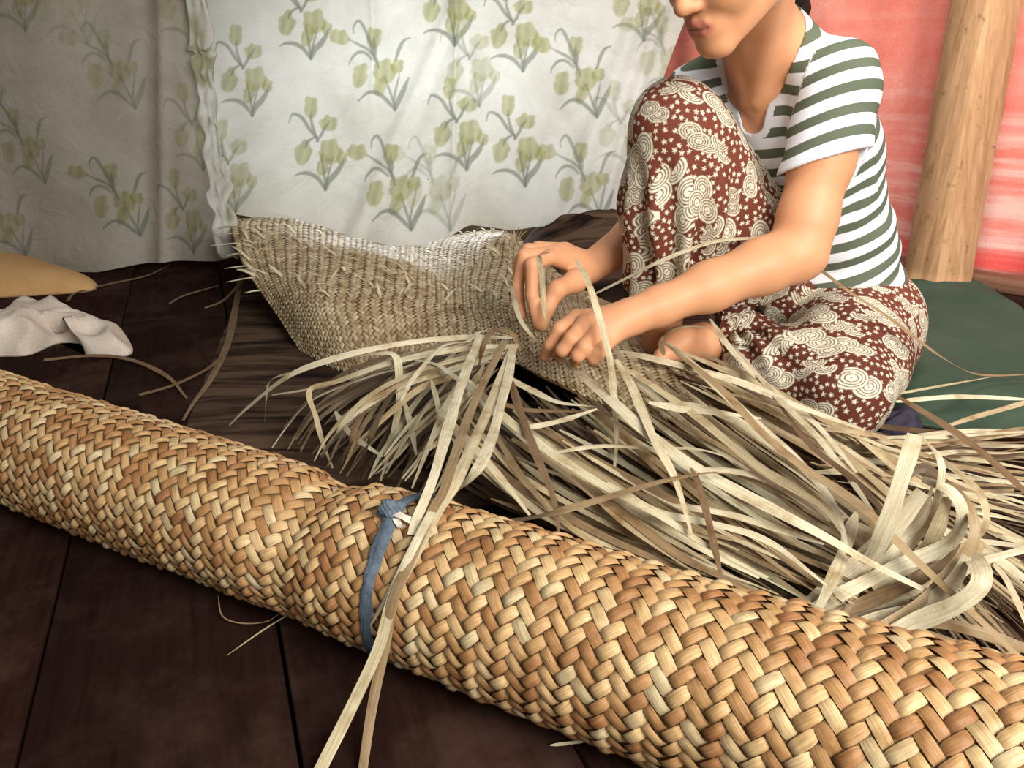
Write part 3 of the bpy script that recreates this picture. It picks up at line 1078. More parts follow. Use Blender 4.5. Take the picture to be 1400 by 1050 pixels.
def ribbon_mass(name, items, mat, parent):
    Vs, Qs, As, o = [], [], [], 0
    for P, w, k in items:
        V, Q, al = ribbon_geo(P, w, **k)
        Vs.append(V); Qs.append(Q + o); As.append(al); o += len(V)
    ob = mesh_obj(name, np.vstack(Vs), np.vstack(Qs), mat, parent)
    set_along(ob, np.vstack(As))
    ob['kind'] = 'stuff'
    return ob


# rag tied round the roll
hits = [(572, 686), (556, 690), (540, 702), (528, 732), (517, 765), (508, 800), (504, 835), (507, 862)]
sp = []
for x, y in hits:
    i = np.argmin((_RP[:, 0] - x) ** 2 + (_RP[:, 1] - y) ** 2)
    sp.append((_sf[i], _ff[i]))
sp = np.array(sp)
back_phi = np.linspace(sp[-1, 1] - 0.3, sp[0, 1] - 2 * math.pi + 0.3, 9)
back_s = np.linspace(sp[-1, 0], sp[0, 0], 9)
loop = np.vstack([sp, np.stack([back_s, back_phi], 1), [[sp[0, 0], sp[0, 1] - 2 * math.pi]]])
tie = thing('cloth_tie', 'blue-grey rag strip knotted round the woven roll', 'tie')
for dq, ws_, sd_ in ((0.0, 0.013, 1.0), (0.0045, 0.008, 2.0)):
    LP = np.array([roll_surf(np.array([a + dq * math.sin(i * 1.3)]), np.array([b * 0.0765]), np.array([0.0048 + dq * 0.35]))[0] for i, (a, b) in enumerate(loop)])
    cen = (LP @ RD)[:, None] * RD + RQ0 * RQ + np.array([0, 0, 0.076])
    PP_ = catmull(LP, 90)
    CC = (PP_ @ RD)[:, None] * RD + RQ0 * RQ + np.array([0, 0, 0.076])
    PP_[:, 2] = np.maximum(PP_[:, 2], 0.0012)
    V, Q, al = ribbon_geo(PP_, ws_, n=90, up=nrm(PP_ - CC), fold=0.45, taper=(1, 1), thick=0.002, seed=sd_)
    V += 0.0011 * np.stack([vnoise(V, 260, 1), vnoise(V, 260, 2), vnoise(V, 260, 3)], 1)
    mesh_obj('wrap', V, Q, M['blue'], tie)
kp = roll_hit(536, 706, 0.009)
sk = SDF()
sk.chain([kp + (-.009, 0, -.004), kp + (-.002, -.003, .006), kp + (.009, 0, .003), kp + (.004, -.006, -.005), kp + (-.007, -.004, .003)], [.0042, .0052, .0045, .005, .004], 0.003)
V, Q = polygonize(lambda P: sk(P) + 0.0006 * np.sin(P[:, 0] * 1500 + P[:, 2] * 900), kp - 0.024, kp + 0.024, 0.0012)
mesh_obj('knot', V, Q, M['blue'], tie)
ribbon('tie_end', [kp + (0, -.003, 0), roll_hit(552, 716, .010), roll_hit(566, 722, .008), roll_hit(576, 728, .004)], 0.007, M['rag'], tie, taper=(1, .3), n=14)['label'] = 'frayed pale end'
ribbon('tie_end', [kp + (0.002, -.003, 0), roll_hit(548, 724, .006), roll_hit(558, 728, .009)], 0.006, M['rag'], tie, taper=(1, .3), n=12)

# ------------------------------------------------------------------ the mat being woven
cols = [
    [(412, 484, .004), (380, 436, .045), (350, 392, .09), (325, 345, .135), (316, 306, .165), (330, 300, .12)],
    [(480, 512, .010), (452, 455, .065), (425, 400, .11), (405, 345, .135), (398, 302, .16), (400, 296, .11)],
    [(580, 502, .040), (565, 445, .085), (545, 400, .110), (530, 358, .118), (520, 320, .12), (520, 318, .06)],
    [(680, 486, .085), (650, 440, .100), (620, 405, .100), (602, 368, .10), (590, 330, .10), (590, 326, .05)],
    [(748, 512, .095), (722, 456, .118), (700, 412, .135), (690, 362, .145), (684, 322, .148), (690, 318, .08)],
    [(850, 556, .075), (836, 516, .100), (818, 478, .115), (800, 440, .12), (790, 400, .12), (790, 390, .06)],
    [(985, 574, .045), (975, 540, .065), (955, 505, .075), (930, 480, .08), (900, 455, .08), (890, 440, .05)]]
GU, GV = 120, 70
CW = np.array([catmull([PZ(*p) for p in c], GV) for c in cols])
G = np.array([catmull(CW[:, j], GU) for j in range(GV)]).transpose(1, 0, 2)
Pn = G.reshape(-1, 3)
G[..., 2] += (0.006 * vnoise(Pn, 16, 21)).reshape(GU, GV) * 1.0
G[..., 2] = np.maximum(G[..., 2], 0.009)
du = np.gradient(G, axis=0); dv = np.gradient(G, axis=1)
GN = nrm(np.cross(du, dv))
Ls = np.linalg.norm(du, axis=2).sum(0).mean(); Lt = np.linalg.norm(dv, axis=2).sum(1).mean()


def sample(Garr, s, t):
    x = np.clip(s / Ls * (GU - 1), 0, GU - 1.001); y = np.clip(t / Lt * (GV - 1), 0, GV - 1.001)
    i = x.astype(int); j = y.astype(int); fx = (x - i)[..., None]; fy = (y - j)[..., None]
    return Garr[i, j] * (1 - fx) * (1 - fy) + Garr[i + 1, j] * fx * (1 - fy) + Garr[i, j + 1] * (1 - fx) * fy + Garr[i + 1, j + 1] * fx * fy


def mat_surf(s, t, h):
    return sample(G, s, t) + sample(GN, s, t) * h[..., None]


wmat = thing('woven_mat', 'half-finished tan woven mat under the hands, its long leaf strips still loose', 'mat')
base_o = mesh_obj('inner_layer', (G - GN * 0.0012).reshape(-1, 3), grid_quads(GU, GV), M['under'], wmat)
m_ = base_o.modifiers.new('thickness', 'SOLIDIFY'); m_.thickness = 0.003; m_.offset = -1
Pm2, Qd2 = weave_floats((-120, 160), (-120, 160), 0.0098, mat_surf, lambda s, t: (s > 0.002) & (s < Ls - 0.004) & (t > 0.002) & (t < Lt - 0.004), bulge=0.0020)
ar2 = screen_area(Pm2)
# pieces hidden under the curtain or the hands do not count; the nearest ones do
print('mat floats', emit_floats(Pm2, Qd2, wmat, 'woven_strip', M['matweave'], M['matweave_i'], ar2, 200, 'woven_strip_mass'))


def zd(x, y):
    z = np.interp(y, [440, 480, 560, 650, 750, 850, 900], [.145, .14, .115, .09, .065, .045, .03])
    z = z * np.interp(x, [300, 400, 600, 1150, 1300, 1450], [.35, .75, 1, 1, .75, .5])
    return z


def path(pts, lift=0.0):
    out = []
    for p in pts:
        z = p[2] if len(p) > 2 else zd(p[0], p[1]) + lift
        out.append(PZ(p[0], p[1], max(z, 0.004)))
    return out


TR = [  # (tone, width, lift, points)
    ('p', .013, .02, [(706, 462, .15), (640, 461, .16), (560, 468, .165), (480, 484, .155), (400, 511, .12), (340, 556, .05), (313, 582, .006)]),
    ('s', .010, .0, [(404, 508, .12), (370, 520, .10), (364, 548, .06), (362, 577, .02)]),
    ('p', .014, .02, [(700, 472, .15), (620, 478, .16), (530, 497, .145), (440, 528, .11), (372, 540, .08)]),
    ('p', .013, .01, [(690, 482), (610, 508), (540, 532), (480, 572), (438, 622, .05)]),
    ('s', .012, .02, [(700, 474), (630, 490), (560, 512), (500, 545), (462, 588), (440, 625, .04)]),
    ('s', .010, .02, [(470, 520), (424, 533, .11), (432, 570, .08), (441, 604, .05), (455, 640, .02)]),
    ('s', .013, .03, [(470, 492, .14), (510, 484, .16), (540, 486, .16), (546, 520, .13), (545, 557, .10), (534, 610, .06), (520, 658, .03)]),
    ('d', .012, .01, [(540, 512), (520, 535), (500, 557), (480, 600), (463, 644, .03)]),
    ('d', .012, .01, [(548, 515), (522, 562), (505, 600), (490, 645, .03)]),
    ('p', .010, -.01, [(458, 562), (472, 585), (490, 602), (523, 624)]),
    ('p', .010, -.01, [(553, 549), (560, 575), (565, 600), (569, 622)]),
    ('p', .008, .03, [(548, 548), (560, 525), (576, 504), (595, 482), (614, 470), (660, 466)]),
    ('s', .012, .02, [(560, 490), (600, 500), (640, 530), (670, 560), (724, 610)]),
    ('s', .009, .01, [(590, 520), (600, 560), (602, 600), (600, 640)]),
    ('p', .012, .03, [(700, 460, .16), (660, 452, .175), (640, 466, .17), (610, 478, .16), (560, 500, .14), (505, 515, .12), (430, 545, .09), (395, 580, .05), (372, 612, .02)]),
    ('g', .013, .03, [(712, 480, .16), (700, 456, .185), (676, 452, .185), (662, 470, .175), (655, 500, .16)]),
    # the right bundle
    ('p', .014, .03, [(848, 480, .16), (900, 492), (1007, 521), (1096, 557), (1182, 588)]),
    ('s', .013, .01, [(1120, 586), (1180, 592), (1230, 604, .06), (1293, 632, .04), (1400, 646, .03), (1480, 650, .03)]),
    ('p', .018, .035, [(770, 492, .15), (833, 545), (893, 598), (964, 647), (1050, 693), (1125, 732), (1200, 775), (1268, 808)]),
    ('g', .018, .05, [(905, 466, .16), (982, 528), (1040, 590), (1100, 640), (1171, 687), (1257, 770), (1343, 850), (1400, 905), (1450, 950)]),
    ('p', .014, .02, [(971, 436, .18), (1003, 482), (1050, 528), (1114, 578), (1171, 646)]),
    ('p', .014, .03, [(911, 468, .16), (960, 510), (1030, 575), (1090, 630), (1140, 690), (1160, 760)]),
    ('s', .009, .05, [(908, 486), (904, 466, .17), (918, 452, .185), (945, 446, .19), (975, 452, .18), (990, 480, .15)]),
    ('p', .015, .01, [(900, 553), (950, 555), (1007, 575), (1043, 600), (1100, 640)]),
    ('d', .015, .02, [(1229, 543, .10), (1293, 582, .09), (1346, 621, .08), (1400, 671, .07), (1440, 710, .06)]),
    ('s', .010, .0, [(1229, 538, .085), (1290, 527, .08), (1357, 515, .075)]),
    ('p', .010, .0, [(1225, 549, .075), (1293, 543, .075), (1345, 543, .07), (1420, 547, .06)]),
    ('s', .010, .0, [(1293, 583, .08), (1340, 568, .08), (1389, 554, .075), (1430, 540, .07)]),
    ('p', .012, .0, [(1190, 606, .06), (1260, 596, .055), (1330, 589, .05), (1420, 590, .04)]),
    ('p', .014, .0, [(1240, 600, .06), (1300, 607, .05), (1400, 610, .04), (1450, 612, .04)]),
    ('s', .012, .0, [(1180, 612, .06), (1250, 622, .05), (1330, 628, .05), (1400, 640, .05)]),
    ('p', .014, .0, [(1310, 741, .05), (1350, 741, .04), (1400, 747, .04), (1460, 750, .04)]),
    ('p', .012, .0, [(1325, 773, .05), (1360, 762, .05), (1400, 751, .045), (1450, 735, .04)]),
    ('s', .011, .0, [(1280, 655, .06), (1330, 682, .05), (1400, 706, .04), (1450, 720, .04)]),
    ('s', .013, .0, [(1360, 770, .07), (1380, 800, .07), (1400, 845, .07), (1410, 870, .06)]),
    ('s', .011, .06, [(787, 354, .29), (804, 386, .275), (821, 439, .23), (834, 493, .19), (840, 550, .15), (843, 600, .11), (839, 652, .08)]),
    ('s', .015, .04, [(842, 492, .18), (862, 525), (879, 564), (896, 604), (921, 650), (939, 707), (945, 730)]),
    ('s', .010, 0, [(752, 345, .30), (738, 350, .285), (741, 380, .265), (744, 420, .23), (749, 454, .19)]),
    ('s', .009, 0, [(699, 388, .22), (703, 410, .21), (712, 438, .19), (728, 460, .17), (742, 474, .155)]),
    ('s', .014, .045, [(640, 722, .07), (701, 713, .085), (764, 699), (830, 680), (893, 661), (961, 647), (1000, 648)]),
    ('s', .014, .035, [(640, 520), (690, 570), (750, 616), (821, 661), (893, 699), (964, 744), (1050, 790)]),
    ('s', .014, .03, [(600, 560), (650, 613), (690, 660), (724, 704)]),
    ('d', .012, .04, [(700, 520), (707, 550), (733, 621), (756, 679), (764, 728)]),
    ('p', .010, .03, [(714, 586), (764, 576), (816, 559)]),
    ('p', .009, .02, [(756, 619), (821, 610), (893, 613), (964, 616), (1050, 647)]),
    ('d', .010, .04, [(945, 640), (953, 656), (964, 693), (976, 744), (989, 802)]),
    ('p', .012, .03, [(887, 550), (935, 560), (981, 564), (1040, 572)]),
    ('p', .013, .02, [(690, 515), (730, 535), (764, 550), (815, 556)]),
    ('s', .013, .01, [(660, 545), (720, 560), (780, 562), (850, 565)]),
    ('p', .018, .02, [(960, 640), (1000, 644), (1040, 652), (1080, 673), (1137, 713)]),
    ('p', .014, .02, [(920, 690), (1000, 704), (1063, 724), (1126, 744)]),
    ('s', .016, .02, [(1171, 701), (1163, 725), (1150, 765), (1126, 818), (1108, 850)]),
    ('p', .013, .03, [(830, 660), (900, 700), (970, 715), (1050, 740), (1130, 800)]),
    ('s', .018, .02, [(780, 650), (850, 700), (930, 760), (1010, 800), (1080, 838)]),
    ('s', .013, .02, [(700, 600), (780, 650), (860, 720), (960, 790)]),
    ('g', .013, .03, [(850, 500), (940, 560), (1040, 640), (1120, 690), (1160, 740)]),
    ('p', .012, .03, [(1000, 470, .14), (1060, 540), (1120, 600), (1180, 680), (1210, 730)]),
    ('d', .012, .03, [(1070, 560), (1110, 610), (1160, 650), (1200, 690), (1240, 740)]),
]
MT = {'p': M['strip_pale'], 's': M['strip'], 'd': M['strip_dark'], 'g': M['strip']}
for tone, w_, lift, pts in TR:
    ribbon('leaf_strip', path(pts, lift), w_ * 0.80, MT[tone], wmat, n=30, twist=(RNG.uniform(-.4, .4), RNG.uniform(-.6, .6)), taper=(.4, .35))


def between(guides, n, sub=(0.45, 1.0), zr=(-0.075, 0.0), jit=6, wr=(.0055, .0105), seed=3, tmin=0.0):
    r = np.random.default_rng(seed)
    GG = [catmull(np.array([(x, y) for x, y in g], float), 40) for g in guides]
    out = []
    for _ in range(n):
        k_ = r.uniform(0, len(GG) - 1.001); i = int(k_); f_ = k_ - i
        g = GG[i] * (1 - f_) + GG[i + 1] * f_
        ln = r.uniform(*sub); t0 = r.uniform(tmin, max(1 - ln, tmin))
        idx_ = np.clip(np.linspace(t0, t0 + ln, 6) * 39, 0, 39)
        p = np.stack([np.interp(idx_, np.arange(40), g[:, 0]), np.interp(idx_, np.arange(40), g[:, 1])], 1)
        rot = r.normal(0, 0.09)
        c_ = p.mean(0); d = p - c_
        p = c_ + np.stack([d[:, 0] * math.cos(rot) - d[:, 1] * math.sin(rot), d[:, 0] * math.sin(rot) + d[:, 1] * math.cos(rot)], 1)
        p += r.normal(0, jit * 0.35, p.shape) + r.normal(0, jit, 2)
        dz = r.uniform(*zr)
        bow = r.uniform(-.006, .012)
        P = [PZ(x, y, max(0.004, zd(x, y) + dz + bow * math.sin(math.pi * j / 5) + r.normal(0, .0015))) for j, (x, y) in enumerate(p)]
        # keep clear of the roll
        P = [q if (q @ RQ) > 0.655 or q[2] > 0.16 else q + RQ * (0.66 - q @ RQ) for q in P]
        out.append((P, r.uniform(*wr), dict(n=16, twist=(r.uniform(-.7, .7), r.uniform(-.9, .9)), taper=(.35, .3), seed=r.uniform(0, 9))))
    return out


GR = [[(860, 470), (1007, 521), (1096, 557), (1190, 590), (1300, 625), (1430, 650)],
      [(880, 475), (1000, 560), (1110, 620), (1200, 690), (1300, 780), (1420, 900)],
      [(770, 492), (893, 598), (1000, 665), (1125, 732), (1200, 775), (1300, 830)],
      [(700, 520), (830, 610), (960, 700), (1060, 760), (1130, 800), (1200, 850)],
      [(620, 530), (720, 620), (850, 710), (960, 770), (1030, 805), (1100, 840)],
      [(560, 540), (620, 620), (700, 690), (780, 730), (850, 750), (940, 780)]]
GF = [[(660, 475), (560, 490), (470, 520), (400, 570), (380, 610)],
      [(660, 480), (570, 520), (510, 560), (460, 610), (440, 640)],
      [(660, 490), (600, 550), (560, 600), (530, 640), (515, 660)],
      [(680, 500), (640, 570), (620, 620), (600, 660), (590, 680)]]
GH = [[(1120, 600), (1200, 600), (1280, 600), (1350, 592), (1450, 585)],
      [(1120, 630), (1200, 640), (1280, 660), (1350, 670), (1450, 680)],
      [(1180, 700), (1250, 720), (1320, 760), (1380, 800), (1450, 860)]]
for P, w_, k in between(GR, 100, seed=5, tmin=.12, zr=(-.03, .010), sub=(.5, 1.0)):
    ribbon('leaf_strip', P, w_, M['strip'], wmat, **k)
for P, w_, k in between(GF, 26, seed=6, zr=(-.03, .012)):
    ribbon('leaf_strip', P, w_, M['strip'], wmat, **k)
for P, w_, k in between(GH, 22, seed=7, zr=(-.02, .0)):
    ribbon('leaf_strip', P, w_, M['strip'], wmat, **k)
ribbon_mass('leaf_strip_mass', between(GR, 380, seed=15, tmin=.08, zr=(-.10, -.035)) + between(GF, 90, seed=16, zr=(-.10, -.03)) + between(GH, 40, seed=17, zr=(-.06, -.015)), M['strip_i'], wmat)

# strips that reach over the roll and down to the boards in front
crest = lambda x, y, l=0.006: roll_hit(x, y, l)
ribbon('leaf_strip', path([(657, 458, .175), (640, 500, .175), (628, 534, .178), (611, 591, .18), (592, 655, .178)]) + [crest(571, 723, .008), crest(566, 736, .006)], .0125, M['strip_pale'], wmat, n=40, taper=(1, .7))['label'] = 'pale strip laid over the roll'
ribbon('leaf_strip', path([(690, 466, .18), (668, 510, .178), (643, 563, .178), (623, 620, .178), (606, 672, .175)]) + [crest(590, 715, .009), crest(566, 770, .009), crest(548, 820, .012)] + [PZ(527, 880, .075), PZ(510, 960, .035), PZ(496, 1052, .006), PZ(490, 1100, .004)], .010, M['strip'], wmat, n=60, taper=(1, .8))
ribbon('leaf_strip', path([(700, 485, .18), (695, 515, .178), (686, 548, .178), (672, 600, .18), (650, 645, .178)]) + [crest(611, 690, .010), crest(594, 714, .011), crest(568, 760, .010), crest(543, 806, .009), crest(506, 857, .005)], .0115, M['strip_pale'], wmat, n=50, taper=(1, .4))
ribbon('leaf_strip', path([(704, 470, .18), (676, 540, .175), (650, 600, .175), (622, 660, .175)]) + [crest(598, 705, .007), crest(570, 765, .007), crest(545, 815, .010)] + [PZ(518, 885, .075), PZ(480, 968, .035), PZ(438, 1052, .006), PZ(415, 1100, .004)], .0125, M['strip'], wmat, n=60, taper=(1, .8))
ribbon('leaf_strip', [PY(800, 408, 1.24), PY(845, 386, 1.22), PY(903, 357, 1.205), PY(960, 335, 1.215), PY(1000, 327, 1.235), PY(1046, 329, 1.27), PY(1070, 350, 1.30)], .0085, M['strip_pale'], wmat, n=40, taper=(.6, 1))
ribbon('leaf_strip', [PY(1108, 358, 1.27), PY(1160, 398, 1.20), PY(1214, 433, 1.18), PY(1289, 489, 1.16), PZ(1339, 512, .085), PZ(1410, 512, .07)], .0075, M['strip'], wmat, n=40)
# short cut ends standing out of the weave
r = np.random.default_rng(8)
for k in range(170):
    s0, t0 = r.uniform(0.01, Ls * 0.66), r.uniform(Lt * 0.18, Lt * 0.86)
    p = sample(G, np.array([s0]), np.array([t0]))[0]; n_ = sample(GN, np.array([s0]), np.array([t0]))[0]
    ang_ = r.choice([r.normal(0.2, .3), r.normal(-0.9, .3), r.normal(.9, .25)], p=[.55, .25, .2])
    d = nrm(sample(du, np.array([s0]), np.array([t0]))[0]) * math.cos(ang_) + nrm(sample(dv, np.array([s0]), np.array([t0]))[0]) * math.sin(ang_)
    if k % 3: d = -d
    L_ = r.uniform(.022, .062)
    ribbon('strip_end', [p + n_ * .001, p + d * L_ * .5 + n_ * (.007 + .16 * L_), p + d * L_ + n_ * r.uniform(.004, .024)], r.uniform(.004, .0075), M['strip_pale'], wmat, n=8, taper=(.9, .2), up=n_)
for k in range(10):      # ends sticking out of the open left edge
    y = 335 + k * 15
    s0 = 0.0; t0 = Lt * (0.80 - k * 0.062)
    p = sample(G, np.array([s0]), np.array([t0]))[0]
    ribbon('strip_end', [p + (.012, 0, .004), p + (-.012, -.006, .003), p + (-.03 - .012 * (k % 3), -.012, -.004 + .004 * (k % 2))], .0055, M['strip_pale'], wmat, n=8, taper=(.9, .25))
tuft = PZ(706, 322, .165)
for k in range(6):
    ribbon('strip_end', [tuft + (0, 0, -.03), tuft + (.004 * (k - 3), 0, -.005), tuft + (.011 * (k - 2.5), 0, .022 - abs(k - 2.5) * .003)], .004, M['strip'], wmat, n=8, taper=(.9, .3))

# ------------------------------------------------------------------ bundle of broad leaves behind the roll, right
lb = thing('leaf_bundle', 'loose bundle of broad pale leaves bent over, rising behind the right end of the roll', 'leaves')
BL = [
    ('p', .022, [(1112, 852, .02), (1160, 800, .05), (1189, 767, .08), (1211, 721, .13), (1234, 650, .19), (1252, 594, .23)], (1, .85)),
    ('p', .026, [(1100, 842, .02), (1140, 800, .05), (1183, 764, .08), (1217, 727, .11), (1262, 672, .16)], (1, .7)),
    ('p', .024, [(1108, 848, .02), (1170, 790, .06), (1229, 733, .10), (1260, 705, .13), (1275, 664, .17)], (1, .1)),
    ('p', .014, [(1112, 852, .02), (1200, 775, .07), (1243, 744, .09), (1274, 704, .13), (1287, 655, .18), (1284, 625, .2), (1262, 600, .2)], (1, .3)),
    ('s', .020, [(1190, 800, .06), (1240, 775, .08), (1263, 756, .09), (1280, 727, .12), (1296, 680, .16)], (1, .6)),
    ('p', .018, [(1103, 842, .02), (1143, 816, .05), (1223, 776, .08), (1280, 753, .10), (1308, 732, .12), (1316, 700, .15), (1300, 672, .17), (1262, 655, .17)], (1, .5)),
    ('s', .009, [(1274, 621, .16), (1309, 645, .16), (1340, 675, .15), (1349, 710, .13), (1337, 733, .11), (1311, 752, .09), (1260, 775, .08)], (.6, .6)),
    ('s', .014, [(1237, 640, .15), (1257, 644, .15), (1303, 670, .15), (1328, 699, .15), (1331, 739, .13), (1303, 776, .10), (1257, 824, .07), (1180, 872, .04)], (.6, .9)),
    ('p', .022, [(1318, 752, .11), (1338, 772, .12), (1340, 800, .11), (1309, 826, .09), (1249, 852, .06), (1190, 880, .035), (1150, 890, .02)], (.5, .9)),
    ('p', .020, [(1130, 872, .02), (1190, 850, .04), (1250, 835, .06), (1300, 800, .09), (1322, 760, .12)], (1, .6)),
    ('s', .018, [(1110, 858, .02), (1170, 830, .04), (1240, 800, .07), (1290, 770, .09), (1310, 745, .11)], (1, .4)),
    ('s', .018, [(1120, 864, .02), (1180, 835, .03), (1240, 812, .05), (1280, 790, .06)], (1, .4)),
    ('d', .018, [(1116, 860, .015), (1170, 820, .03), (1230, 790, .05), (1270, 770, .06)], (1, .4)),
    ('d', .016, [(1125, 868, .015), (1190, 845, .03), (1260, 826, .05), (1300, 800, .06)], (1, .4)),
    ('g', .015, [(1140, 876, .02), (1200, 858, .03), (1270, 850, .05), (1330, 862, .05), (1400, 886, .04), (1460, 905, .03)], (1, .5)),
    ('s', .013, [(1195, 884, .02), (1255, 868, .03), (1300, 880, .03), (1345, 905, .02), (1384, 912, .01)], (1, .4)),
    ('g', .015, [(1190, 882, .03), (1260, 900, .035), (1330, 925, .04), (1400, 952, .045), (1460, 975, .05)], (1, .8)),
    ('s', .008, [(1180, 790, .06), (1160, 830, .04), (1130, 860, .02)], (1, .5)),
    ('d', .013, [(1215, 690, .12), (1235, 655, .15), (1265, 640, .16), (1300, 665, .15)], (.7, .6)),
    ('s', .011, [(1340, 740, .10), (1330, 770, .10), (1310, 790, .09), (1295, 815, .08)], (.8, .5)),
]
for tone, w_, pts, tp in BL:
    ribbon('leaf', [PZ(*p) for p in pts], w_ * .78, MT[tone], lb, n=34, taper=tp, fold=.12, up=np.array([-0.25, -0.75, 0.6]), twist=(RNG.uniform(-.3, .1), RNG.uniform(-.5, .5)))

# ------------------------------------------------------------------ loose strips on the boards
def loose(name, pts, w_, mat, label, cat, **k):
    tag(ribbon(name, [PZ(*p) for p in pts], w_, mat, **k), label, cat)


loose('dry_strip', [(92, 412, .004), (104, 400, .006), (150, 388, .005), (200, 377, .004), (232, 362, .004)], .009, M['strip_dark'], 'thin brown strip bending from beside the rag to the mustard cushion', 'leaf strip', n=24)
loose('dry_strip', [(330, 376, .005), (322, 420, .008), (311, 470, .008), (287, 520, .006), (266, 548, .005), (250, 575, .004)], .016, M['strip_dark'], 'broad brown curved strip on the boards left of the woven mat', 'leaf strip', n=30)
loose('dry_strip', [(190, 540, .004), (238, 526, .005), (285, 503, .008), (312, 478, .014)], .008, M['strip_dark'], 'short straight strip crossing the broad brown strip near the roll', 'leaf strip', n=20)
loose('dry_strip', [(60, 492, .004), (130, 486, .007), (180, 492, .008), (228, 514, .008), (256, 545, .004)], .009, M['strip_dark'], 'dark arched strip between the rag and the roll', 'leaf strip', n=26)
loose('dry_strip', [(230, 416, .004), (252, 404, .005), (300, 390, .006)], .008, M['strip_dark'], 'small brown strip on the boards below the left curtain hem', 'leaf strip', n=18)
loose('dry_strip', [(280, 421, .005), (303, 412, .010), (322, 394, .014), (334, 378, .02)], .008, M['strip_dark'], 'short curled strip touching the left edge of the woven mat', 'leaf strip', n=18)
loose('straw_fibre', [(298, 814, .012), (304, 842, .006), (330, 852, .003), (366, 849, .003), (392, 830, .004)], .0014, M['strip'], 'hair-thin curved fibre on the dark boards in front of the roll', 'fibre', n=24, taper=(.4, .8))
loose('straw_fibre', [(405, 834, .006), (365, 858, .004), (310, 896, .003)], .0018, M['strip'], 'hair-thin straight fibre on the dark boards in front of the roll', 'fibre', n=14, taper=(.8, .3))
loose('straw_fibre', [(752, 1019, .003), (785, 1015, .005), (812, 1010, .006)], .003, M['strip_pale'], 'small pale splinter on the boards under the roll near the lower edge', 'fibre', n=10, taper=(.2, .9))


# ------------------------------------------------------------------ the seated woman
def proj1(p): return project(np.asarray(p, float)[None])[0]


woman = thing('person', 'woman in a striped t-shirt and brown printed trousers sitting on the floor weaving a mat', 'person', loc=(0, 0, 0))

# skeleton points
SL = PY(1150, 112, 1.275); SR = PY(952, 132, 1.47)
EL = PY(1092, 345, 1.215); WL = PY(866, 432, 1.135)
ER = PY(905, 300, 1.47); WR = PY(806, 366, 1.38)
NB = PY(1042, 95, 1.37)                      # base of the neck
CH = PY(1098, 205, 1.39); WA = PY(1132, 320, 1.41); PE = PY(1142, 430, 1.42)
AX = nrm(SL - SR); AX = nrm(AX * (1, 1, 0))   # across the shoulders, towards her left
UPc = nrm(NB - WA); FW = nrm(np.cross(UPc, AX)); FW = FW if FW[1] < 0 else -FW
AX = nrm(np.cross(UPc, FW)); AX = AX if AX[0] > 0 else -AX
TA = np.array([AX, FW, UPc])

# head frame
hf = nrm(np.array([-0.68, -0.46, -0.50])); hu = np.array([0, 0, 1.0]); hu = nrm(hu - (hu @ hf) * hf)
hl = np.cross(hu, hf)
mouth_l = np.array([0, 0.088, -0.058])
HR = np.array([hl, hf, hu])                    # rows: local axes in world
HO = PY(953, 40, 1.165) - mouth_l @ HR


def HW(x, y, z): return HO + np.array([x, y, z]) @ HR


body = SDF()
# torso and neck
body.ell(CH + UPc * 0.0, (.118, .078, .125), TA, .03)
body.ell(WA, (.098, .072, .11), TA, .04)
body.ell(PE, (.125, .095, .11), TA, .04)
body.cone(CH + UPc * .085 + AX * .02, SL - AX * .012, .046, .040, .03)
body.cone(CH + UPc * .085 - AX * .02, SR + AX * .012, .046, .040, .03)
NH = HW(0, -0.035, -0.055)
body.cone(NB - UPc * .03, NB + (NH - NB) * .45, .052, .044, .02)
body.cone(NB + (NH - NB) * .4, NH, .044, .050, .02)
# trapezius
body.cone(NB + (NH - NB) * .35 + AX * .015 - FW * .02, SL - AX * .02 + UPc * .012, .034, .028, .03)
body.cone(NB + (NH - NB) * .35 - AX * .015 - FW * .02, SR + AX * .02 + UPc * .012, .034, .028, .03)
# collar bones, notch
body.cone(NB + FW * .040 - UPc * .028 + AX * .012, SL - AX * .04 + FW * .01 + UPc * .02, .010, .009, .016)
body.cone(NB + FW * .040 - UPc * .028 - AX * .012, SR + AX * .04 + FW * .01 + UPc * .02, .010, .009, .016)
# neck muscles
body.cone(HW(.055, -.02, -.045), NB + FW * .044 - UPc * .022 + AX * .010, .014, .008, .018)
body.cone(HW(-.055, -.02, -.045), NB + FW * .044 - UPc * .022 - AX * .010, .014, .008, .018)
# arms
body.chain([SL, SL + (EL - SL) * .45, SL + (EL - SL) * .8, EL], [.045, .0435, .040, .038], .02)
body.chain([EL, EL + (WL - EL) * .22, EL + (WL - EL) * .55, EL + (WL - EL) * .86, WL], [.037, .0385, .0335, .0255, .0235], .02)
body.cone(EL + (0.014, 0.006, -.012), EL + (-.006, 0, -.018), .020, .024, .02)
body.chain([SR, ER], [.045, .038], .02)
body.chain([ER, ER + (WR - ER) * .35, WR], [.037, .036, .026], .02)
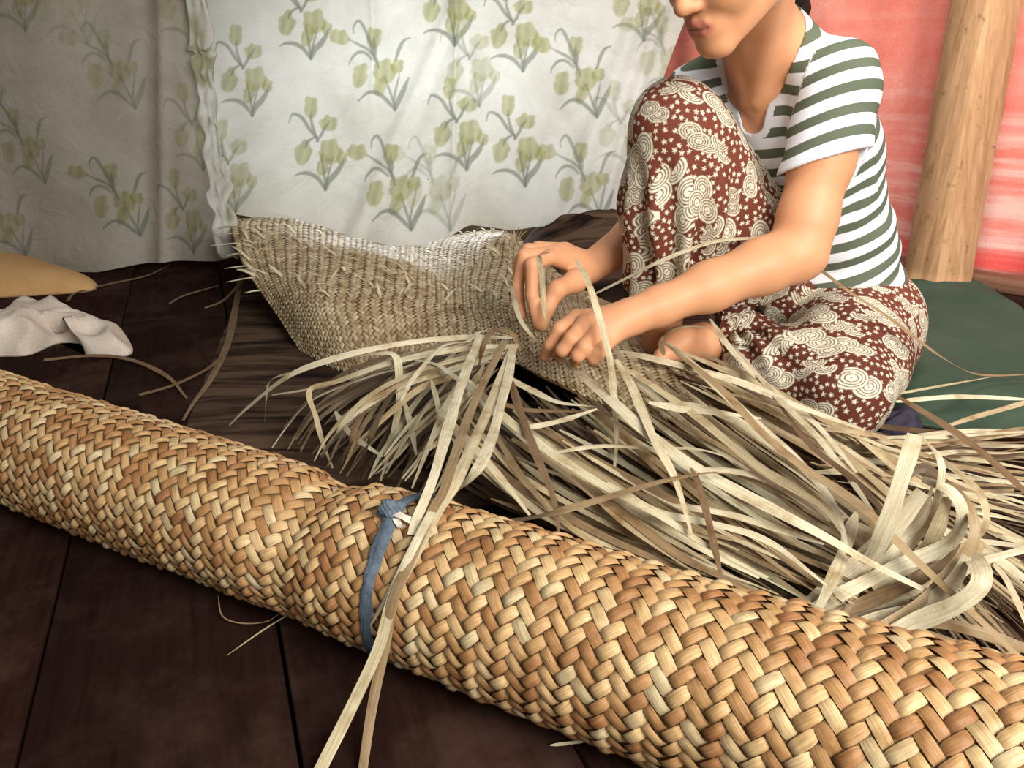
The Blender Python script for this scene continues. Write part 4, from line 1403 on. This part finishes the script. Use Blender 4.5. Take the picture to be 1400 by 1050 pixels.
# left hand: back of the hand to the camera, fingers curling down to the weave
KI, KM, KR, KP = PY(787, 434, 1.140), PY(798, 443, 1.118), PY(813, 456, 1.103), PY(829, 470, 1.095)
for K_, rr_ in ((KI, .0112), (KM, .0118), (KR, .0112), (KP, .0102)):
    body.cone(WL + (K_ - WL) * .12, K_, .0165, rr_, .012)
body.cone(WL, WL + ((KI + KP) / 2 - WL) * .6, .022, .020, .015)
body.chain([KI, PY(765, 450, 1.112), PY(752, 472, 1.112), PY(745, 487, 1.118)], [.0108, .0100, .0088, .0076], .004)
body.chain([KM, PY(781, 463, 1.084), PY(769, 479, 1.083), PY(765, 487, 1.094)], [.0115, .0106, .0096, .0086], .004)
body.chain([KR, PY(799, 474, 1.069), PY(790, 486, 1.068), PY(787, 493, 1.082)], [.0110, .0103, .0093, .0084], .004)
body.chain([KP, PY(818, 483, 1.063), PY(812, 490, 1.064), PY(811, 495, 1.078)], [.0100, .0092, .0086, .0076], .004)
body.chain([WL + (-.012, .012, 0), PY(812, 440, 1.165), PY(776, 462, 1.155), PY(750, 482, 1.135)], [.016, .0145, .0115, .0088], .010)
# right hand: pinching the strips, fingers pointing down
KI2, KM2, KR2, KP2 = PY(752, 352, 1.315), PY(757, 346, 1.335), PY(764, 342, 1.355), PY(773, 340, 1.375)
for K_, rr_ in ((KI2, .0118), (KM2, .0122), (KR2, .0115), (KP2, .0105)):
    body.cone(WR + (K_ - WR) * .1, K_, .018, rr_, .012)
body.chain([KI2, PY(727, 362, 1.285), PY(727, 405, 1.272), PY(735, 444, 1.262)], [.0114, .0110, .0100, .0082], .004)
body.chain([KM2, PY(717, 350, 1.315), PY(707, 392, 1.305), PY(713, 432, 1.292)], [.0118, .0112, .0100, .0085], .004)
body.chain([KR2, PY(722, 342, 1.345), PY(699, 372, 1.338), PY(698, 414, 1.328)], [.0112, .0108, .0096, .0082], .004)
body.chain([KP2, PY(735, 338, 1.37), PY(712, 360, 1.365), PY(706, 396, 1.36)], [.0102, .0096, .0088, .0075], .004)
body.chain([WR + (-.004, -.014, -.004), PY(786, 385, 1.315), PY(762, 396, 1.275), PY(748, 420, 1.262), PY(742, 446, 1.255)], [.019, .0175, .0135, .0112, .0088], .010)
# legs (mostly under the trousers): right knee up, left leg folded on the floor
HRp = PE - AX * .075 + FW * .01; HLp = PE + AX * .075 + FW * .01
KNR = PY(926, 176, 1.29); ANR = PY(905, 470, 1.37); KNL = PY(1150, 535, 1.165); ANL = PY(985, 478, 1.33)
body.chain([HRp, KNR], [.066, .045], .03); body.chain([KNR, ANR], [.045, .030], .03)
body.chain([HLp, KNL], [.066, .045], .03); body.chain([KNL, ANL], [.044, .030], .03)
ft = ANR + (-.10, -.05, -.05)
body.chain([ANR, ANR + (-.02, -.02, -.045), ft], [.030, .026, .016], .02)
FT2 = PY(930, 470, 1.27)
body.chain([ANL, PY(962, 468, 1.29), FT2, PY(905, 488, 1.25)], [.030, .028, .024, .014], .02)
# head
hd = lambda c, r, k=.012: body.ell(HW(*c), r, HR, k)
hd((0, -.012, .042), (.072, .090, .082), .02)
hd((0, .022, -.015), (.060, .066, .078), .02)
for s_ in (-1, 1):
    body.cone(HW(.050 * s_, -.012, -.048), HW(.014 * s_, .064, -.092), .017, .0135, .022)
    hd((.034 * s_, .048, -.022), (.026, .030, .028), .018)
    hd((.030 * s_, .070, .018), (.015, .012, .009), .006)          # lowered eyelids
    body.cone(HW(.016 * s_, .078, .034), HW(.046 * s_, .064, .034), .006, .005, .010)
    hd((.070 * s_, -.012, -.004), (.008, .017, .029), .008)        # ears
    hd((.0120 * s_, .0885, -.0260), (.0088, .0110, .0080), .006)   # nostril wings
hd((0, .070, -.088), (.021, .018, .016), .016)
hd((0, .072, -.060), (.029, .020, .022), .014)
body.cone(HW(0, .080, .030), HW(0, .098, -.018), .0070, .0095, .010)
hd((0, .0985, -.0240), (.0115, .0120, .0100), .007)
body.cone(HW(-.016, .0845, -.0500), HW(.016, .0845, -.0500), .0046, .0046, .004)
body.cone(HW(0, .0885, -.0488), HW(0, .0885, -.0500), .0056, .0056, .004)
body.cone(HW(-.019, .0820, -.0545), HW(-.006, .0885, -.0515), .0030, .0048, .003)
body.cone(HW(.019, .0820, -.0545), HW(.006, .0885, -.0515), .0030, .0048, .003)
body.cone(HW(-.010, .0860, -.0620), HW(.010, .0860, -.0620), .0062, .0062, .003)
body.cone(HW(-.017, .0810, -.0585), HW(.017, .0810, -.0585), .0036, .0036, .003)

V, Q = polygonize(body, (0.0, 1.00, -0.01), (0.66, 1.60, 0.86), 0.0023)
V = relax(V, Q, 1, 0.5)
print('body', len(V))
skin = np.ones((len(V), 3)) * np.array([0.70, 0.335, 0.170])
n1 = vnoise(V, 40, 31) * 0.5 + vnoise(V, 110, 32) * 0.5
skin *= (1 + 0.05 * n1)[:, None]
L_ = (V - HO) @ HR.T                            # head-local coordinates
lip = np.clip(1.12 - np.hypot(L_[:, 0] / .0240, (L_[:, 2] + .0560 + .06 * np.abs(L_[:, 0])) / .0120), 0, .25) * 4 * (L_[:, 1] > .075)
skin = skin * (1 - lip[:, None] * .8) + np.array([.52, .15, .12]) * lip[:, None] * .8
seam_ = np.exp(-((L_[:, 2] + .0565) / .0016) ** 2) * (np.abs(L_[:, 0]) < .020) * (L_[:, 1] > .076)
skin *= (1 - .65 * seam_[:, None])
nos = np.zeros(len(V))
for s_ in (-1, 1):
    nos += np.exp(-(((L_[:, 0] - .0065 * s_) / .0035) ** 2 + ((L_[:, 2] + .0335) / .003) ** 2)) * (L_[:, 1] > .085)
skin *= (1 - .7 * np.clip(nos, 0, 1)[:, None])
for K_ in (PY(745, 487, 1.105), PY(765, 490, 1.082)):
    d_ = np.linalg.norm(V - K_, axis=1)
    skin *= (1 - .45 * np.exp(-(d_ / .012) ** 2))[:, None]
brow = np.exp(-((L_[:, 2] - .040) / .004) ** 2) * (np.abs(np.abs(L_[:, 0]) - .031) < .019) * (L_[:, 1] > .05)
skin *= (1 - .85 * brow[:, None])
lash = np.exp(-((L_[:, 2] - .010) / .0018) ** 2) * (np.abs(np.abs(L_[:, 0]) - .030) < .014) * (L_[:, 1] > .06)
skin *= (1 - .9 * lash[:, None])
bo = mesh_obj('body', V, Q, M['skin'], woman)
cattr(bo, 'paint', np.clip(skin, 0, 1))

# hair drawn back, with a tail behind the neck
hr = SDF()
hr.ell(HW(0, -.022, .052), (.082, .096, .086), HR, .02)
hr.cone(HW(0, -.09, .01), HW(.012, -.118, -.045), .032, .028, .02)
hr.chain([HW(.01, -.112, -.02), PY(1078, -8, 1.37), PY(1086, 12, 1.40), PY(1092, 60, 1.45)], [.026, .024, .018, .012], .02)


def hairf(P):
    l = (P - HO) @ HR.T
    d = hr(P) + 0.0018 * np.sin(l[:, 0] * 420 + l[:, 2] * 160)
    face = np.maximum(-(l[:, 1] - (.030 + .35 * np.clip(l[:, 2] - .02, -.05, .06))), -(-(l[:, 2] - .085)))
    cut = np.maximum(l[:, 1] - (.022 + 0.5 * np.clip(l[:, 2], 0, .09)), -99)
    low = np.where(l[:, 1] > -.075, -(l[:, 2] - (-.015 - .25 * l[:, 1])), -99)
    return np.maximum(np.maximum(d, cut), low)


V, Q = polygonize(hairf, HO - 0.21, HO + 0.19, 0.003)
mesh_obj('hair', V, Q, M['hair'], woman)

# ---- t-shirt
sh = SDF()
sh.ell(CH, (.129, .090, .135), TA, .03)
sh.ell(WA + AX * .0, (.113, .088, .125), TA, .05)
sh.ell(PE + UPc * .03, (.128, .104, .085), TA, .05)
sh.cone(CH + UPc * .088 + AX * .02, SL - AX * .012, .056, .050, .03)
sh.cone(CH + UPc * .088 - AX * .02, SR + AX * .012, .056, .050, .03)
sh.cone(NB + (NH - NB) * .32 + AX * .022 - FW * .02, SL - AX * .02 + UPc * .014, .040, .036, .03)
sh.cone(NB + (NH - NB) * .32 - AX * .022 - FW * .02, SR + AX * .02 + UPc * .014, .040, .036, .03)
torso_only = SDF(); torso_only.p = list(sh.p)
ARM = nrm(EL - SL); ARL = np.linalg.norm(EL - SL)
slv = SDF().cone(SL, SL + ARM * .14 + (.007, 0, 0), .055, .0615, .02)
ARM2 = nrm(ER - SR)
slv2 = SDF().cone(SR, SR + ARM2 * .13, .055, .056, .02)
NKA = nrm(NB + (NH - NB) * .5 - (NB - UPc * .03))
egT = PY(1029, 78, 1.30); egB = PY(1029, 172, 1.30)
toC = nrm(np.array([0, 0, H]) - egT)
# opening measured in the plane facing out of the chest
ex_ = nrm(np.cross(egT - egB, toC)); L_eg = np.linalg.norm(egT - egB)
ey_ = nrm(egT - egB); ey_ = nrm(ey_ - (ey_ @ toC) * toC)


def egg(P):
    q = P - egB
    y = q @ ey_; x = q @ ex_
    t = np.clip(y / L_eg, 0, 1)
    r_ = .016 + (.043 - .016) * t ** 1.15
    d = np.hypot(x, y - t * L_eg) - r_
    behind = -((P - NB) @ FW) - 0.0
    return np.maximum(d, behind)


neckcut = SDF().cone(NB - UPc * .015, NB + (NH - NB) * .9, .056, .062, .01)


def hole(P): return np.minimum(egg(P), neckcut(P))


def shirtf(P):
    d = torso_only(P)
    e = slv(P)
    t = (P - SL) @ ARM
    e = np.maximum(e, t - (.102 - 0.48 * (P[:, 0] - SL[0])))
    h = np.maximum(.022 - np.abs(d - e), 0) / .022
    dd = np.minimum(d, e) - h * h * .022 * .25
    e2 = np.maximum(slv2(P), (P - SR) @ ARM2 - .11)
    dd = np.minimum(dd, e2)
    u_ = (P - WA) @ UPc; a_ = (P - WA) @ AX; f_ = (P - WA) @ FW
    # drag folds: bunched at the waist, pulled from the armpit
    fold = 0.0032 * np.sin(u_ * 120 + a_ * 40 + 2 * np.sin(a_ * 30)) * np.clip(0.5 - u_ * 4, 0, 1)
    fold = fold + 0.0034 * np.sin((a_ * 0.9 - u_ * 0.55) * 170) * np.exp(-((u_ - .10) / .06) ** 2) * (f_ > 0)
    fold = fold + 0.0018 * np.sin(t * 90 + a_ * 60) * (e < d)
    dd = dd + fold
    dd = np.maximum(dd, -hole(P))
    hem = (PE + UPc * .02 - P) @ UPc
    # inside hollowed under the sleeve mouth so the arm shows
    inner = SDF_SL(P)
    return np.maximum(np.maximum(dd, hem), -inner)


def SDF_SL(P):
    w = P - SL; t = w @ ARM
    d = np.sqrt(np.maximum((w * w).sum(1) - t * t, 0)) - .0475
    return np.maximum(d, .055 - t)


V, Q = polygonize(shirtf, (0.14, 1.10, 0.02), (0.70, 1.66, 0.68), 0.0026)
V = relax(V, Q, 1, 0.4)
d_t = torso_only(V.astype(np.float32)); d_s = slv(V.astype(np.float32)); d_s2 = slv2(V.astype(np.float32))
u_ = (V - WA) @ UPc; a_ = (V - WA) @ AX; f_ = (V - WA) @ FW
per = 0.0292
st_t = (u_ - 0.16 * np.clip(-f_, 0, .1) * 2 + .07 * a_ + 0.0025 * vnoise(V, 30, 40)) / per
tl = (V - SL) @ ARM
st_s = (-tl - 0.42 * (V[:, 0] - SL[0]) + 1.5 * (V[:, 0] - SL[0]) ** 2 + 0.0015 * vnoise(V, 30, 41)) / per + .35
insl = (d_s < .011) & (tl > -.09) & (((V - SL) @ nrm(AX * .8 - UPc * .45)) > -.034)
tl2 = (V - SR) @ ARM2
stripe = np.where(insl, st_s, np.where((d_s2 < d_t - .002), -tl2 / per, st_t)) + 40
hl_ = hole(V.astype(np.float32))
trim = ((hl_ < .011) & (egg(V.astype(np.float32)) < .0125) | (insl & (tl > .090 - 0.48 * (V[:, 0] - SL[0]))) | ((PE + UPc * .02 - V) @ UPc > -.006)).astype(float)
print('shirt', len(V))
so = mesh_obj('t_shirt', V, Q, M['shirt'], woman)
fattr(so, 'stripe', stripe); fattr(so, 'trim', trim)

# ---- printed trousers
tr = SDF()
tr.ell(PE + (0.005, 0, -.012), (.150, .122, .105), TA, .04)
tr.chain([HRp + (0, 0, .01), HRp + (KNR - HRp) * .5, KNR], [.098, .088, .060], .05)
HEM = PY(925, 392, 1.335)
tr.chain([KNR, KNR + (HEM - KNR) * .45, HEM], [.058, .074, .082], .05)
tr.cone(KNR + (0.02, 0.01, -.03), PY(985, 330, 1.37), .055, .07, .05)
HIPL = PY(1155, 452, 1.36)
tr.chain([HIPL, HIPL + (KNL - HIPL) * .5, KNL], [.092, .084, .062], .05)
tr.cone(KNL + (0.0, -.004, 0.0), PY(1150, 565, 1.150), .060, .042, .03)
tr.chain([KNL, KNL + (ANL - KNL) * .5, KNL + (ANL - KNL) * .86], [.058, .062, .058], .04)
tr.cone(PY(1190, 470, 1.42), PY(1185, 500, 1.24), .06, .055, .04)
SHN = nrm(HEM - KNR)


def trf(P):
    d = tr(P)
    q = P - KNR
    ts = q @ SHN
    ang_ = np.arctan2(q @ nrm(np.cross(SHN, np.array([0, 1., 0]))), q @ np.array([0, 1., 0]))
    rf = np.clip(ts / .12, 0, 1) * (P[:, 2] > .14)
    up_leg = ((P - KNR) @ nrm(HRp - KNR))
    d = d + 0.0085 * np.sin(ang_ * 9 + 1.5 * np.sin(ts * 14)) * rf * (P[:, 0] < .42)
    # folds of the folded leg, fanning from the hip crease
    k_ = P - PY(1010, 440, 1.22)
    an2 = np.arctan2(k_[:, 2], k_[:, 0])
    rd = np.sqrt((k_ * k_).sum(1))
    d = d + 0.0055 * np.sin(an2 * 11 + rd * 30) * np.clip(1 - rd / .16, 0, 1) * 1.4
    d = d + 0.0022 * vnoise(P, 38, 51) + 0.0009 * vnoise(P, 95, 52)
    # open cuff at the raised shin and cut clear of the floor
    cuff = (P - HEM) @ SHN
    c2 = np.where((P[:, 0] < .335) & (P[:, 1] > 1.20), cuff - 0.010 + 0.006 * np.sin(ang_ * 5), -9)
    d = np.maximum(d, c2)
    hollow = np.maximum(np.sqrt(np.maximum((q * q).sum(1) - ts * ts, 0)) - .058, -(cuff + .05))
    d = np.maximum(d, -hollow)
    return np.maximum(d, .004 - P[:, 2])


V, Q = polygonize(trf, (0.10, 1.00, 0.0), (0.74, 1.62, 0.56), 0.0028)
V, Q = subdivide(V, Q)
V = relax(V, Q, 2, 0.5)
VN = vnormals(V, Q)
print('trousers', len(V))
base = np.array([0.165, 0.040, 0.022]); cream = np.array([0.80, 0.76, 0.58]); line_c = np.array([0.16, 0.075, 0.045])
col = np.ones((len(V), 3)) * base
col *= (1 + 0.25 * vnoise(V, 9, 60))[:, None]
r = np.random.default_rng(77)
cell = 0.03
vis = np.nonzero((VN * (np.array([0, 0, H]) - V)).sum(1) > -0.2)[0]
keys = np.floor(V / cell).astype(int)
kid = (keys[:, 0] * 1000 + keys[:, 1]) * 1000 + keys[:, 2]
order = np.argsort(kid, kind='stable'); ks = kid[order]


def near(p, rad):
    k0 = np.floor((p - rad) / cell).astype(int); k1 = np.floor((p + rad) / cell).astype(int)
    out = []
    for a in range(k0[0], k1[0] + 1):
        for b in range(k0[1], k1[1] + 1):
            for c in range(k0[2], k1[2] + 1):
                kk = (a * 1000 + b) * 1000 + c
                i0, i1 = np.searchsorted(ks, kk), np.searchsorted(ks, kk + 1)
                if i1 > i0: out.append(order[i0:i1])
    if not out: return np.zeros(0, int)
    out = np.concatenate(out)
    return out


def frame(n_, a):
    t1 = nrm(np.cross(n_, [0.2, .9, .3])); t2 = np.cross(n_, t1)
    return t1 * math.cos(a) + t2 * math.sin(a), -t1 * math.sin(a) + t2 * math.cos(a)


def poisson(n, mind, cand):
    pts = []
    arr = np.zeros((0, 3))
    for i in r.choice(cand, min(len(cand), n * 14), replace=False):
        if len(arr) and ((arr - V[i]) ** 2).sum(1).min() < mind * mind: continue
        arr = np.vstack([arr, V[i]]); pts.append(i)
        if len(pts) >= n: break
    return pts


# small stars everywhere first, the swirls printed over them
for i in poisson(2600, 0.0088, vis):
    ids = near(V[i], .006)
    t1, t2 = frame(VN[i], r.uniform(0, 6.28))
    d = V[ids] - V[i]
    x, y, zz = d @ t1, d @ t2, d @ VN[i]
    rr = np.hypot(x, y); th_ = np.arctan2(y, x)
    R_ = .0036 * r.uniform(.85, 1.15)
    lim = R_ * (0.70 + 0.36 * np.cos(5 * th_))
    a = np.clip((lim - rr) / .0007 + .5, 0, 1) * (np.abs(zz) < .01)
    col[ids] = col[ids] * (1 - a[:, None]) + cream * 1.05 * a[:, None]
for i in poisson(130, 0.0425, vis):
    Rr = r.uniform(.0155, .0235)
    ids = near(V[i], .062)
    a0 = r.uniform(-.6, .6) + (math.pi if r.random() < .3 else 0)
    t1, t2 = frame(VN[i], a0)
    kind = r.integers(0, 3)
    for rep in range(3 if kind else 2):
        c_ = V[i] + t1 * (rep * Rr * 0.9) - t2 * ((rep % 2) * Rr * .65)
        d = V[ids] - c_
        x, y, zz = d @ t1, (d @ t2) * 1.45, d @ VN[i]
        rr = np.hypot(x, y) / Rr
        th_ = np.arctan2(y, x)
        m_in = np.clip((1 - rr) * Rr / .0008 + .5, 0, 1) * (np.abs(zz) < .016)
        if kind == 2: m_in = m_in * np.clip(y / .0008 + .5 + 2, 0, 1)      # half discs, like waves
        spi = rr + 0.03 * np.sin(th_ + rep)
        ln = np.zeros(len(ids))
        for rk in (.36, .58, .80):
            ln = np.maximum(ln, np.clip(1.75 - np.abs(spi - rk) * Rr / .0008, 0, 1))
        ln = np.maximum(ln, np.clip(1.3 - rr * Rr / .0016, 0, 1))
        ln = np.maximum(ln, np.clip(1.15 - np.abs(x) / .0007, 0, 1) * (y < 0) * (rr < .9))
        edge = np.clip(1.6 - np.abs(rr - 1.03) * Rr / .0010, 0, 1) * (np.abs(zz) < .016)
        if kind == 2: edge = edge * (y > -.001)
        cc2 = cream * (1 - ln[:, None]) + line_c * ln[:, None]
        col[ids] = col[ids] * (1 - edge[:, None] * .8) + line_c * edge[:, None] * .8
        col[ids] = col[ids] * (1 - m_in[:, None]) + cc2 * m_in[:, None]
to = mesh_obj('trousers', V, Q, M['batik'], woman)
cattr(to, 'paint', np.clip(col, 0, 1))
